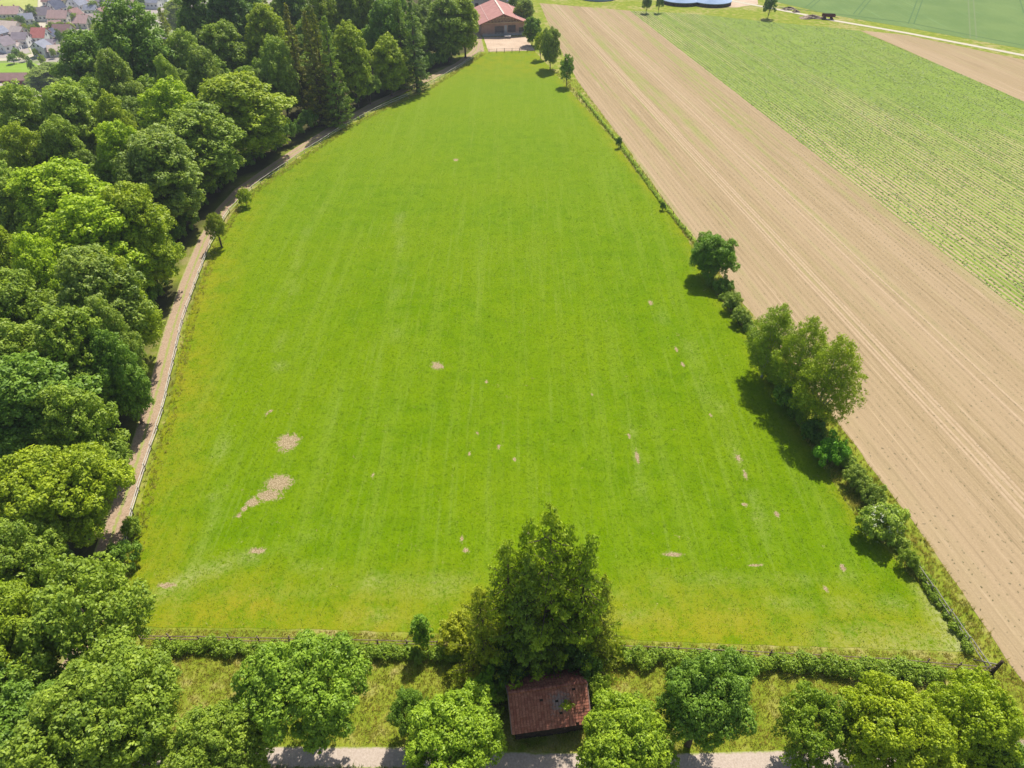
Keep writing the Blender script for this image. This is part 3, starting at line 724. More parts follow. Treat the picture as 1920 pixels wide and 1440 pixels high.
# right hand boundary
EG = "trees and bushes on the boundary of the ploughed field"
for key, nm, px, py, r_, h, tn, lb in [
 ("round1", "broadleaf_tree", 1336, 472, 39, 8.2, (.85, 1.0, .8), "round headed dark green tree at the boundary, top of a row of round bushes"),
 ("bush1", "bush", 1359, 530, 19, 3.0, DG, "first round bush below the round headed boundary tree"),
 ("bush2", "bush", 1374, 561, 20, 3.2, GG, "middle round bush below the round headed boundary tree"),
 ("bush2", "bush", 1389, 589, 18, 3.0, GG, "last round bush before the three tall birches"),
 ("birch1", "birch_tree", 1452, 628, 45, 12, (1.15, 1.08, .5), "leftmost and farthest of the three tall feathery birches"),
 ("birch2", "birch_tree", 1508, 660, 50, 13.5, (1.2, 1.1, .5), "middle birch of the three tall feathery birches"),
 ("birch1", "birch_tree", 1560, 703, 56, 14, (1.3, 1.15, .5), "rightmost birch, leaning over the ploughed field with pale trunk showing"),
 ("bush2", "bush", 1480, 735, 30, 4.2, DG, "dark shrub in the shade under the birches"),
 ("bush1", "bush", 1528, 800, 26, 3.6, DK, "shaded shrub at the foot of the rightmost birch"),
 ("bush1", "bush", 1563, 838, 33, 4.6, (.75, 1.1, .6), "deep glossy green bush just below the birches"),
 ("bush2", "bush", 1606, 890, 24, 3.0, GG, "sage green scrub bush between the glossy bush and the flowering elder"),
 ("bush1", "bush", 1640, 925, 28, 3.2, GG, "low scrub bush touching the flowering elder from above"),
 ("bush1", "bush", 1658, 972, 46, 4.6, LG, "big elder bush with pale flower heads at the meadow boundary"),
 ("bush2", "bush", 1706, 1046, 19, 2.6, MG, "small bush where the wooden boundary fence emerges"),
 ("bush2", "bush", 1161, 264, 6, 2.8, DK, "single small dark bush on the upper boundary verge"),
 ("bush1", "bush", 1243, 384, 5.5, 1.9, DK, "tiny dark bush on the verge above the round headed tree"),
 ("far2", "broadleaf_tree", 1064, 124, 14, 9, DG, "lone small dark tree on the boundary, nearest to camera of the far group"),
 ("round1", "broadleaf_tree", 1033, 82, 20, 12, GG, "oval grey green tree at the meadow's far right corner, above the lone small one"),
 ("far1", "broadleaf_tree", 1014, 80, 13, 8, YG, "light tree half hidden behind the oval one at the meadow's far corner"),
 ("round1", "broadleaf_tree", 998, 52, 18, 9, DG, "lumpy tree covering the barn's right corner"),
 ("round1", "broadleaf_tree", 984, 18, 21, 10, GG, "wide tree behind the barn's right roof edge"),
 ("far1", "broadleaf_tree", 965, 3, 12, 9, DG, "tree at the top edge behind the barn ridge"),
 ("far2", "broadleaf_tree", 1214, 2, 9, 7, DK, "left tree of the dark pair near the storage tanks"),
 ("far1", "broadleaf_tree", 1237, 3, 8, 6.5, DK, "right tree of the dark pair near the storage tanks"),
 ("far1", "broadleaf_tree", 1445, 8, 14, 8, DK, "single dark round tree beside the pale far road"),
 ("bush2", "bush", 457, 366, 15, 4.0, YG, "round bush at the fence just above the young track tree"),
 ("loose", "young_tree", 404, 424, 19, 7.0, (1.2, 1.0, .7), "thin young tree leaning over the track fence at the bend"),
 ("bush1", "bush", 222, 1035, 34, 3.6, DG, "dark green bush where the track fence ends near the bottom left"),
 ("bush2", "bush", 244, 985, 20, 2.6, MG, "bush growing on the track fence above the dark one"),
 ("column", "shrub", 789, 1180, 20, 5.4, (.9, 1.05, .8), "slim upright shrub growing out of the hedge left of the big spruces"),
 ("bush2", "bush", 858, 1182, 42, 4.2, (1.5, 1.15, .6), "yellowish bush in the hedge at the left foot of the big spruces"),
 ("bush1", "bush", 915, 1285, 36, 4.6, (1.0, 1.15, .8), "bright green bush beside the shed's left wall"),
 ("bush2", "bush", 1118, 1290, 28, 4.2, MG, "green bush beside the shed's right wall"),
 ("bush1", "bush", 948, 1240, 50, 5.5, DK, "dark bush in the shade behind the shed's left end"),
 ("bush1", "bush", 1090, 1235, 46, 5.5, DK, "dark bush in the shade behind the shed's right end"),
 ("bush2", "bush", 815, 112, 6, 3, YG, "light little bush against the dark wood at the far track end"),
 ("bush2", "bush", 1148, 1210, 22, 2.6, YG, "rounded bush in the hedge at the right foot of the big spruces"),
]:
    g_ = EG if 1000 < px and py > 20 and py < 1100 else None
    tree(key, nm, lb, "tree" if "tree" in nm else "bush", px, py, r_, h, tn, g_)
# the clump of big spruces behind the shed
SPG = "big spruces behind the shed"
for key, x, y, r_, h, tn, lb in [
 ("bigspruce", 2.9, 31.5, 5.0, 22.6, (1.1, 1.15, .5), "tallest spruce, centre of the big clump directly behind the shed"),
 ("bigspruce2", -.3, 31.6, 4.0, 19.0, (1.1, 1.15, .55), "left spruce of the big clump behind the shed, with yellowish tips"),
 ("bigspruce2", 5.8, 31.8, 4.0, 19.2, (1.0, 1.1, .55), "right spruce of the big clump behind the shed"),
 ("bigspruce2", -2.6, 31.0, 3.2, 13.5, (1.35, 1.2, .7), "lowest, outermost left spruce of the clump behind the shed"),
 ("bigspruce", 7.5, 32.2, 2.8, 13, (1.2, 1.1, .7), "lowest, outermost right spruce of the clump behind the shed"),
 ("bigspruce2", 1.3, 32.4, 3.0, 20.6, (1.05, 1.15, .55), "second leader just left of the tallest spruce top in the big clump"),
 ("bigspruce2", 4.4, 32.3, 3.0, 20.0, (1.0, 1.1, .55), "second leader just right of the tallest spruce top in the big clump"),
 ("bigspruce", 1.2, 30.6, 3.6, 18, (.9, 1.0, .9), "shorter dark spruce in front of the tallest one, above the shed ridge"),
]:
    plant_at(key, "spruce_tree", lb, "tree", x, y, 0, r_, h, None, tn, SPG)

# ------------------------------------------------------------------ hedge
def hedge(name, label, line, wd, hh, seed, tint, dip=None):
    r = np.random.default_rng(seed); Lp = resample(line, .55, False); lb = []
    for i, p in enumerate(Lp):
        for k in range(5):
            s = .45+.8*vnoise(p[0], p[1]+k*9, 3.5); q = p+r.normal(size=2)*wd*.22; rr = wd*.30*(.5+.9*r.random())*s*1.15
            lb.append((q[0], q[1], max(rr*.6, hh*s*(.45+.5*r.random())-rr*.3), rr))
    lb = np.array(lb); PP = []
    out = []
    for i0 in range(0, len(lb), 60):
        ch = lb[i0:i0+60]; out.append(foliage(ch, r, .30, 14, .18, .22, .05))
    P = np.concatenate([o[0] for o in out]); Nn = np.concatenate([o[1] for o in out]); T = np.concatenate([o[2] for o in out])
    o = link(name, leaves_mesh(name, P, Nn, T, .18, .11, LEAF, r)); o.color = (*tint, 1)
    return tag(o, label, "hedge", "hedges along the meadow's bottom fence")
hedge("hedge", "long low ragged hedge under the bottom fence, left of the big spruces", GP([(300, 1217), (450, 1220), (600, 1224), (760, 1229), (880, 1232)]), 1.15, 1.1, 5, (1.0, 1.0, .8))
hedge("hedge", "long low ragged hedge under the bottom fence, right of the big spruces", GP([(1130, 1234), (1300, 1241), (1450, 1248), (1600, 1258), (1755, 1270)]), 1.35, 1.2, 6, (1.0, 1.0, .8))
o = hedge("hedge", "thin scrubby hedge along the leaning fence at the right corner", GP([(1712, 1062), (1735, 1100), (1762, 1138), (1795, 1180), (1815, 1222)]), .9, .9, 8, (1.1, 1.05, .9))
o["group"] = "scrub"; 
del o["group"]
o = hedge("hedge", "low brambly hedge strip between elder bush and upper boundary bushes", GP([(1585, 870), (1610, 905), (1632, 940), (1655, 985), (1690, 1030)]), 1.6, 1.4, 9, (1.15, 1.05, 1.1)); del o["group"]

o = hedge("hedge", "low scrub strip joining the round headed tree, its bushes and the birches", GP([(1330, 532), (1365, 565), (1400, 612), (1440, 690)]), 1.3, 1.3, 10, (.95, .95, .8)); del o["group"]
o = hedge("hedge", "low scrub strip under the birches down to the glossy green bush", GP([(1440, 690), (1500, 790), (1550, 850), (1590, 880)]), 1.5, 1.5, 12, (.9, .95, .8)); del o["group"]
o = hedge("hedge", "thin low weedy hedge on the upper verge above the round headed tree", GP([(1085, 175), (1160, 268), (1240, 380), (1300, 452), (1325, 500)]), .6, .5, 13, (1.7, 1.5, 1.5)); del o["group"]

# elder flowers
FL = NT("cream_blossom").color((.75, .76, .55))
el_o = [o for o in C.objects if o.get("label", "").startswith("big elder bush")][0]
r = np.random.default_rng(77)
P = []; Nn = []
for k in range(70):
    d = nrm(r.normal(size=3)+np.array([0, -.35, .45])); c = np.array([0, 0, 1.15])+d*np.array([1.45, 1.45, 1.25])
    q = c+r.normal(size=(16, 3))*np.array([.09, .09, .02]); P.append(q); Nn.append(np.tile(d+np.array([0, 0, .6]), (16, 1))+r.normal(size=(16, 3))*.2)
P = np.concatenate(P); Nn = np.concatenate(Nn)
fo = link("blossom", leaves_mesh("blossom", P, Nn, np.zeros(len(P)), .075, .06, FL, r), el_o); fo["label"] = "flat cream elder flower heads"

# ------------------------------------------------------------------ grass and plants as real blades (stuff)
def scatter(P, n, seed, dens=None):
    P = np.asarray(P); r = np.random.default_rng(seed); x0, y0 = P.min(0); x1, y1 = P.max(0)
    q = np.stack([x0+r.random(n)*(x1-x0), y0+r.random(n)*(y1-y0)], 1); q = q[inside(P, q[:, 0], q[:, 1])]
    if dens is not None: q = q[r.random(len(q)) < dens(q[:, 0], q[:, 1])]
    return q, r
def blades(name, q, r, nb, hgt, wdt, mat, tintf=None, z=.0, lean=.5, spread=.08):
    n = len(q); b = np.repeat(q, nb, 0)+r.normal(size=(n*nb, 2))*spread
    h = hgt*(.5+r.random(n*nb))*np.repeat(.7+.6*r.random(n), nb); a = r.random(n*nb)*6.28; ln = lean*h*(.3+r.random(n*nb)); la = r.random(n*nb)*6.28
    zz = terr(b[:, 0], b[:, 1])+z; w_ = wdt*(.7+.6*r.random(n*nb))
    dx, dy = np.cos(a)*w_/2, np.sin(a)*w_/2
    V = np.stack([np.stack([b[:, 0]-dx, b[:, 1]-dy, zz], 1), np.stack([b[:, 0]+dx, b[:, 1]+dy, zz], 1), np.stack([b[:, 0]+np.cos(la)*ln, b[:, 1]+np.sin(la)*ln, zz+h], 1)], 1).reshape(-1, 3)
    t = np.repeat((tintf(q[:, 0], q[:, 1]) if tintf else r.random(n)), nb)*.7+.3*r.random(n*nb)
    me = raw_mesh(name, V, np.arange(len(V)).reshape(-1, 3), {"tint": ('FACE', t)}, mat, n=3)
    return tag(link(name, me), kind='stuff')
# rough strip between hedge and lane
ROUGH = GP([(150, 1160), (232, 1172), (300, 1180), (600, 1183), (900, 1193), (1400, 1211), (1822, 1226), (1850, 1240), (1960, 1300), (1990, 1395), (1700, 1400), (1250, 1412), (1000, 1408), (760, 1398), (520, 1396), (200, 1420)])
q, r = scatter(ROUGH, 36000, 21)
b_ = blades("rough_grass", q, r, 5, .20, .05, STRAWB, lambda x, y: np.clip(.15+1.1*vnoise(x, y, 2.2)*vnoise(x+9, y, .9)+.2*vnoise(x, y, 8), 0, 1)); b_["label"] = "dry yellow green grass between hedge and lane"; b_["category"] = "grass"
VERGE = MEADOW_R[1:]+GP([(1850, 1245), (1930, 1296)])+TANL[1:-2]
q, r = scatter(VERGE, 60000, 22, lambda x, y: np.clip(1.5-y/130, .25, 1))
b_ = blades("verge_grass", q, r, 6, .42, .07, STRAWB, lambda x, y: np.clip(vnoise(x, y, 1.6)*.9-.05, 0, 1)); b_["label"] = "tall mixed grass on the right boundary verge"; b_["category"] = "grass"
VL = [tuple(np.array(p)+np.array((-.3, 0))) for p in MEADOW_L]+[tuple(np.array(p)+np.array((1.3, 0))) for p in MEADOW_L[::-1]]
q, r = scatter(VL, 60000, 23)
b_ = blades("fence_grass", q, r, 6, .36, .06, STRAWB, lambda x, y: np.clip(vnoise(x, y, 1.2)*1.1-.2, 0, 1)); b_["label"] = "long grass under the fence beside the track"; b_["category"] = "grass"
LANEV = GP([(0, 1470), (520, 1436), (760, 1438), (1000, 1450), (1450, 1446), (1920, 1428), (1990, 1520), (0, 1560)])
q, r = scatter(LANEV, 12000, 25)
b_ = blades("lane_grass", q, r, 6, .3, .05, GRASSB); b_["label"] = "green grass on the near side of the lane"; b_["category"] = "grass"
q, r = scatter(MEADOW, 170000, 24, lambda x, y: np.clip(1.25-(y-35)/130, 0, 1)*(bare(x, y) < .35))
b_ = blades("meadow_grass", q, r, 4, .085, .055, leaf_mat("meadow_blades", (.125, .235, .003), (.26, .345, .03), .4, (1.1, 1.1, .6), objcol=False), lambda x, y: np.clip(dry(x, y)*.6+.55*vnoise((x*.998+y*.07)*4, y*.12, 4)*vnoise(x, y, .7)*1.5, 0, 1), .02, .8, .12)
b_["label"] = "short meadow grass blades"; b_["category"] = "grass"
# plants along the rows
def row_plants(name, P, spacing, step, seed, dens, size, nl, mat, rise, jit=.06):
    P = np.asarray(P); r = np.random.default_rng(seed); a = P@ROWC; b = P@ROWV
    rr = np.arange(math.ceil(a.min()/spacing), math.floor(a.max()/spacing)+1)*spacing; bb = np.arange(b.min(), b.max(), step)
    A, B = np.meshgrid(rr, bb); A = A.ravel()+r.normal(size=A.size)*jit; B = B.ravel()+r.normal(size=B.size)*step*.35
    x = A*ROWC[0]+B*ROWV[0]; y = A*ROWC[1]+B*ROWV[1]
    px = np.abs(x)/(y*cP+(CAM_H)*sP)
    k = inside(P, x, y) & (y > 8) & (px < .80); x, y = x[k], y[k]
    k = r.random(len(x)) < dens(x, y); x, y = x[k], y[k]; n = len(x)
    s = size*(.6+.8*r.random(n)); pp = np.repeat(np.stack([x, y, np.full(n, .03)], 1), nl, 0); ss = np.repeat(s, nl)
    az = r.random(n*nl)*6.28; off = np.stack([np.cos(az), np.sin(az), np.full(n*nl, rise)], 1)*ss[:, None]*.5
    nn = np.stack([np.cos(az)*.3, np.sin(az)*.3, np.full(n*nl, 1.0)], 1)+r.normal(size=(n*nl, 3))*.15
    V = leaf_quads(pp+off, nn, ss, ss*.55, r)
    t = np.repeat(r.random(n), nl)*.6+.4*r.random(n*nl)
    me = raw_mesh(name, V, np.arange(len(V)).reshape(-1, 4), {"tint": ('FACE', t)}, mat)
    print(name, n); return tag(link(name, me), kind='stuff')
b_ = row_plants("seedlings", TAN, 1.0, .5, 31, lambda x, y: np.clip(.55*vnoise(x, y, 3)*2*vnoise(x, y, .9)+.15+np.clip((y-60)/200, 0, .3), 0, 1), .12, 3, SEED, .4)
b_["label"] = "sparse seedlings in rows on the bare brown field"; b_["category"] = "crop"
b_ = row_plants("crop_plants", GREEN, 1.0, .42, 32, lambda x, y: np.clip(cover(x, y)*1.1+.1, 0, 1)*(.3+1.0*vnoise((x*ROWC[0]+y*ROWC[1])*6, (x*ROWV[0]+y*ROWV[1])*.35, 6)), .36, 2, CROP, .30, .2)
b_["label"] = "young green crop rows on the right hand field"; b_["category"] = "crop"

# ------------------------------------------------------------------ fences
def fence(label, line, sp, ph, pr, rails, rr, mat, name="fence", railmat=None, double=False, lean=.06, maxposts=95):
    Lp = np.array(line); o = thing(name, label, "fence", (Lp[0][0], Lp[0][1], 0)); base = np.array([Lp[0][0], Lp[0][1]])
    Q = resample(Lp, .5, False); seg = np.r_[0, np.cumsum(np.linalg.norm(np.diff(Q, axis=0), axis=1))]; Ltot = seg[-1]
    n = min(maxposts, int(Ltot/sp)); st = Ltot/n; S = np.arange(n+1)*st
    X = np.interp(S, seg, Q[:, 0]); Y = np.interp(S, seg, Q[:, 1])
    mb = MB(); mb.tube([(0, 0, -.3), (0, 0, ph*.6), (.01, 0, ph)], [pr, pr*.95, pr*.85], 7); pm = mb.mesh("post", mat, True)
    for i in range(n+1):
        p = link("post", pm, o); p.location = (X[i]-base[0], Y[i]-base[1], 0); p.rotation_euler = (rng.normal()*lean, rng.normal()*lean, rng.random()*6); p.scale = (1, 1, .88+.2*rng.random())
    for hz in rails:
        mb = MB(); j = rng.normal(size=(n+2, 1))*.035
        for i in range(n):
            a = (X[i]-base[0]-.05, Y[i]-base[1]-pr*1.3, hz*ph+j[i, 0]); b = (X[i+1]-base[0]+.05, Y[i+1]-base[1]-pr*1.3, hz*ph+j[i+1, 0])
            mb.tube([a, ((a[0]+b[0])/2, (a[1]+b[1])/2, (a[2]+b[2])/2-.02), b], [rr, rr*.95, rr*.9], 5)
        mb.build("rail", railmat or mat, o)
    return o
PALEW = plain("bleached_wood", (.42, .38, .32), (.62, .58, .50), 4); GREYRAIL = plain("grey_rail_wood", (.20, .185, .15), (.36, .34, .28), 4)
BROWNW = plain("brown_fence_wood", (.13, .09, .06), (.26, .20, .14), 3)
fence("long wooden post and rail fence along the bottom of the meadow", GP([(268, 1202), (420, 1205), (600, 1208), (900, 1216), (1200, 1222), (1500, 1236), (1700, 1248), (1851, 1262)]), 2.7, 1.3, .08, (.9, .5), .05, BROWNW)
fence("weathered grey rail fence slanting down to the right corner post", GP([(1848, 1258), (1800, 1190), (1752, 1122), (1712, 1068)]), 2.3, 1.2, .07, (.92, .5), .055, GREYRAIL)
fence("pale rail fence between the track and the meadow", [tuple(np.array(p)+np.array((-.55, 0))) for p in MEADOW_L[1:]], 3.4, 1.15, .06, (.9, .5), .05, WOOD, railmat=PALEW, maxposts=80)
fence("old post and wire fence along the far right boundary verge", [tuple(np.array(p)+np.array((.5, 0))) for p in MEADOW_R[2:6]], 3.2, 1.1, .06, (.9, .55), .012, DARKWOOD)
fence("paddock fence of dark posts at the meadow's far end", GP([(917, 99), (960, 98), (1003, 97)]), 2.4, 1.3, .09, (.85, .45), .03, WOOD)
cp = MB(); cp.tube([(0, 0, -.3), (0, 0, 1.0), (.02, 0, 2.1)], [.17, .16, .14], 9)
x, y = G(1854, 1262); t_ = thing("corner_post", "thick dark corner post where the two meadow fences meet", "post", (x+.25, y, 0)); cp.build("post", DARKWOOD, t_, True)
bb = MB(); bb.tube([(-.1, .1, 1.4), (-1.0, 1.3, 0)], [.06, .06], 6); bb.build("brace", WOOD, t_, True)

# ------------------------------------------------------------------ shed
def m_tiles():
    N = NT("old_roof_tiles"); co_ = N.coord(); tc = N.new("ShaderNodeTexCoord")
    n = N.noise(co_, 1.1, 5, .65); f = N.noise(co_, 9, 4, .7); oi = N.new("ShaderNodeNewGeometry")
    rn = oi.outputs["Random Per Island"]
    g = N.mix(rn, (.38, .135, .09), (.58, .24, .16)); g = N.mix(N.ramp(f, .35, .7, 0, .5), g, (.12, .06, .045))
    # lichen and moss, with shapes of their own
    mp = N.new("ShaderNodeMapping"); N.L(tc.outputs["Object"], mp.inputs[0]); mp.inputs["Location"].default_value = (-.9, .9, -3.4)
    ln = N.new("ShaderNodeVectorMath", operation='LENGTH'); N.L(mp.outputs[0], ln.inputs[0])
    lm = N.math('SUBTRACT', N.math('MULTIPLY', N.noise(co_, 3.2, 6, .75, 1.0), 2.2), N.math('MULTIPLY', ln.outputs["Value"], .55))
    g = N.mix(N.ramp(lm, .50, .95, 0, .75), g, (.30, .27, .26))
    g = N.mix(N.ramp(N.noise(co_, 2.1, 5, .7), .60, .70, 0, .7), g, (.09, .085, .04))
    N.bump(f, .5, .02); return N.color(g)
TILE = m_tiles()
sx, sy = (G(953.6, 1299.7, 4.3)[0]+G(1099, 1280, 4.3)[0])/2, (G(953.6, 1299.7, 4.3)[1]+G(1099, 1280, 4.3)[1])/2
srz = rad(8.2); shed = thing("shed", "small dark wooden shed with a mossy red tiled gable roof behind the lane", "shed", (sx, sy, 0), srz)
HL = 3.30; HD = 2.35; RZ, EZ = 4.3, 2.15
mb = MB(); wl, wd = HL-.35, HD-.45; ez = EZ+.35
for y_ in (-wd, wd): mb.box((0, y_, ez/2), (wl*2, .10, ez))
for s in (-1, 1):
    x_ = s*(wl-.05); b = len(mb.v)
    mb.slab([(x_+s*.05, -wd+.051, 0), (x_+s*.05, wd-.051, 0), (x_+s*.05, wd-.051, ez-.02), (x_+s*.05, 0, RZ-.16), (x_+s*.05, -wd+.051, ez-.02)][::(1 if s > 0 else -1)], .1)
for k in range(26): mb.box((-wl+.12+k*(2*wl-.24)/25, -wd-.06, ez/2-.05), (.05, .022, ez-.1))
mb.build("wall", DARKWOOD, shed)
roof = None; ml = MB(); rows_n = 13; cols = 26; slope = math.hypot(HD, RZ-EZ); rg = random.Random(4)
for side in (-1, 1):
    nrmv = Vector((0, side*(RZ-EZ), HD)).normalized(); dn = Vector((0, side*HD, -(RZ-EZ))).normalized()
    for i in range(rows_n):
        for j in range(cols):
            w_ = 2*HL/cols; x0 = -HL+j*w_; s0 = i*slope/rows_n; s1 = (i+1.18)*slope/rows_n
            top = Vector((0, 0, RZ)); lift = .045+rg.random()*.010
            if rg.random() < .012: continue
            a = top+dn*s0+nrmv*.02; b = top+dn*s1+nrmv*lift
            P4 = [Vector((x0+.012, 0, 0))+a, Vector((x0+w_-.012, 0, 0))+a, Vector((x0+w_-.012, 0, 0))+b, Vector((x0+.012, 0, 0))+b]
            if side < 0: P4 = P4[::-1]
            P4 = P4[::-1] if (P4[1]-P4[0]).cross(P4[2]-P4[0]).dot(nrmv) < 0 else P4
            ml.slab(P4, .022)
roof = ml.build("roof", TILE, shed)
bd = MB()
for side in (-1, 1):
    nv = Vector((0, side*(RZ-EZ), HD)).normalized(); dn = Vector((0, side*HD, -(RZ-EZ))).normalized(); top = Vector((0, 0, RZ))
    P4 = [Vector((-HL+.03, 0, 0))+top-nv*.03, Vector((HL-.03, 0, 0))+top-nv*.03, Vector((HL-.03, 0, 0))+top+dn*slope-nv*.03, Vector((-HL+.03, 0, 0))+top+dn*slope-nv*.03]
    if (P4[1]-P4[0]).cross(P4[2]-P4[0]).dot(nv) < 0: P4 = P4[::-1]
    bd.slab(P4, .05)
bd.build("roof_boarding", DARKWOOD, roof)
rc = MB()
for k in range(20):
    x0 = -HL+k*2*HL/20; rc.tube([(x0, 0, RZ+.02), (x0+2*HL/20+.03, 0, RZ+.035)], [.11, .13], 8)
rc.build("ridge_cap", TILE, roof, True)
vb = MB()
for s in (-1, 1):
    for side in (-1, 1):
        vb.tube([(s*(HL+.03), 0, RZ-.02), (s*(HL+.03), side*HD, EZ-.02)], [.06, .06], 4)
vb.build("verge_board", plain("verge_wood", (.22, .14, .12), (.36, .25, .22), 3), roof)
mb = MB(); mb.box((.3, -wd-.09, 1.05), (2.4, .05, 2.1)); dr = mb.build("door", DARKWOOD, shed); mb = MB(); mb.tube([(1.2, -wd-.15, 1.0), (1.2, -wd-.15, 1.25)], [.02, .02], 5); mb.build("handle", WOOD, dr)

# ------------------------------------------------------------------ barn at the far end
REDROOF = plain("faded_red_roofing", (.38, .19, .165), (.46, .245, .21), .6)
PINKW = plain("timber_cladding", (.36, .23, .19), (.46, .31, .26), .8)
CREAM = plain("cream_render", (.62, .58, .50), (.74, .70, .62), .5); WHITE = plain("white_render", (.72, .71, .70), (.82, .81, .80), .5)
GREYW = plain("grey_concrete", (.36, .37, .40), (.48, .48, .50), .4)
DARKG = NT("dark_glass"); DARKG.b.inputs["Roughness"].default_value = .2; DARKG.b.inputs["Specular IOR Level"].default_value = .5; DARKG = DARKG.color((.04, .05, .07))
bw, bl = 15.2, 23.0; fl = np.array(G(903, 67.5)); fr = np.array(G(985, 66.0)); fc = (fl+fr)/2
brz = -A_ROW; bc = fc+ROWV*bl/2
barn = thing("barn", "wide barn with faded red roof and timber gable at the far end of the meadow", "barn", (bc[0], bc[1], 0), brz)
ez, rz_ = 4.2, 6.9; hw = bw/2; mb = MB()
mb.box((0, -bl/2, ez/2), (bw, .3, ez)); mb.box((0, bl/2, ez/2), (bw, .3, ez))
for s in (-1, 1): mb.box((s*(hw-.15), 0, ez/2-.003), (.3, bl-.31, ez))
mb.slab([(-hw, -bl/2+.15, ez+.004), (hw, -bl/2+.15, ez+.004), (0, -bl/2+.15, rz_-.1)], .2)
mb.slab([(-hw, bl/2+.1, ez+.004), (hw, bl/2+.1, ez+.004), (0, bl/2+.1, rz_-.1)], .2)
mb.build("wall", PINKW, barn)
mb = MB(); ov = 1.1; sl_ = (rz_-ez)/hw
for s in (-1, 1):
    P4 = [(0, -bl/2-1.2, rz_+.1), (s*(hw+ov), -bl/2-1.2, ez-sl_*ov+.1), (s*(hw+ov), bl/2+1, ez-sl_*ov+.1), (0, bl/2+1, rz_+.1)]
    mb.slab(P4 if s > 0 else P4[::-1], .18)
rf = mb.build("roof", REDROOF, barn)
mb = MB(); mb.box((0, -.1, rz_+.14), (.55, bl+2.2, .12)); mb.build("ridge_light", plain("ridge_light_plastic", (.62, .48, .40), (.78, .66, .56), 1), rf)
mb = MB()
for s in (-1, 1): mb.box((s*5.3, -.1, rz_-5.3*sl_+.16), (.18, bl+2.2, .06))
mb.build("snow_guard", plain("pale_metal_strip", (.55, .38, .33), (.6, .42, .36), 1), rf)
mb = MB(); yf = -bl/2-.55
for k in range(-6, 7):
    x_ = k*1.15; top = rz_-abs(x_)*sl_-.25
    if top > ez+.1: mb.box((x_, yf, (ez+top)/2), (.16, .16, top-ez))
mb.box((0, yf, ez), (bw+.6, .2, .2)); mb.box((0, yf+.01, (ez+rz_)/2+.15), (bw*.5, .14, .16))
for k in range(-5, 5): mb.tube([(k*1.15, yf-.03, ez+.05), ((k+1)*1.15, yf-.03, max(ez+.2, rz_-abs((k+1)*1.15)*sl_-.4))], [.07, .07], 4)
mb.build("gable_truss", plain("truss_timber", (.46, .36, .24), (.58, .46, .32), 2), barn)
for (x_, w_, zc, h_) in ((-1.5, 3.0, 1.9, 2.2), (2.9, 2.6, 2.2, 2.0), (6.4, 1.8, 1.6, 1.6)):
    f_ = MB(); f_.box((x_, -bl/2-.17, zc), (w_+.25, .06, h_+.25)); fo = f_.build("window", WOOD, barn)
    f_ = MB(); f_.box((x_, -bl/2-.21, zc), (w_, .06, h_)); f_.build("pane", DARKG, fo)
mb = MB(); mb.box((.75, -bl/2-.2, 1.7), (.9, .1, 3.2)); mb.build("pillar", GREYW, barn)
mb = MB()
for k in range(13): mb.box((-7.2+k*1.2, -bl/2-1.3, .65), (.1, .1, 1.3))
for zz in (.5, .9, 1.25): mb.box((0, -bl/2-1.3, zz), (14.6, .06, .07))
mb.build("stall_railing", GREYW, barn)
mb = MB(); mb.box((0, -bl/2-.19, .35), (bw-.4, .08, .7)); mb.build("plinth", GREYW, barn)
# horse jump / trough on the sand
x, y = G(952, 72); tr = thing("water_trough", "low pale trough on dark legs standing on the paddock sand", "trough", (x, y, .04))
mb = MB(); mb.box((0, 0, .62), (2.2, .7, .12)); mb.box((0, -.33, .75), (2.2, .06, .2)); mb.box((0, .33, .75), (2.2, .06, .2)); mb.box((-1.07, 0, .75), (.06, .6, .2)); mb.box((1.07, 0, .75), (.06, .6, .2)); mb.build("basin", WHITE, tr)
mb = MB(); [mb.box((sx_, sy_, .28), (.1, .1, .56)) for sx_ in (-.9, .9) for sy_ in (-.25, .25)]; mb.build("leg", DARKWOOD, tr)

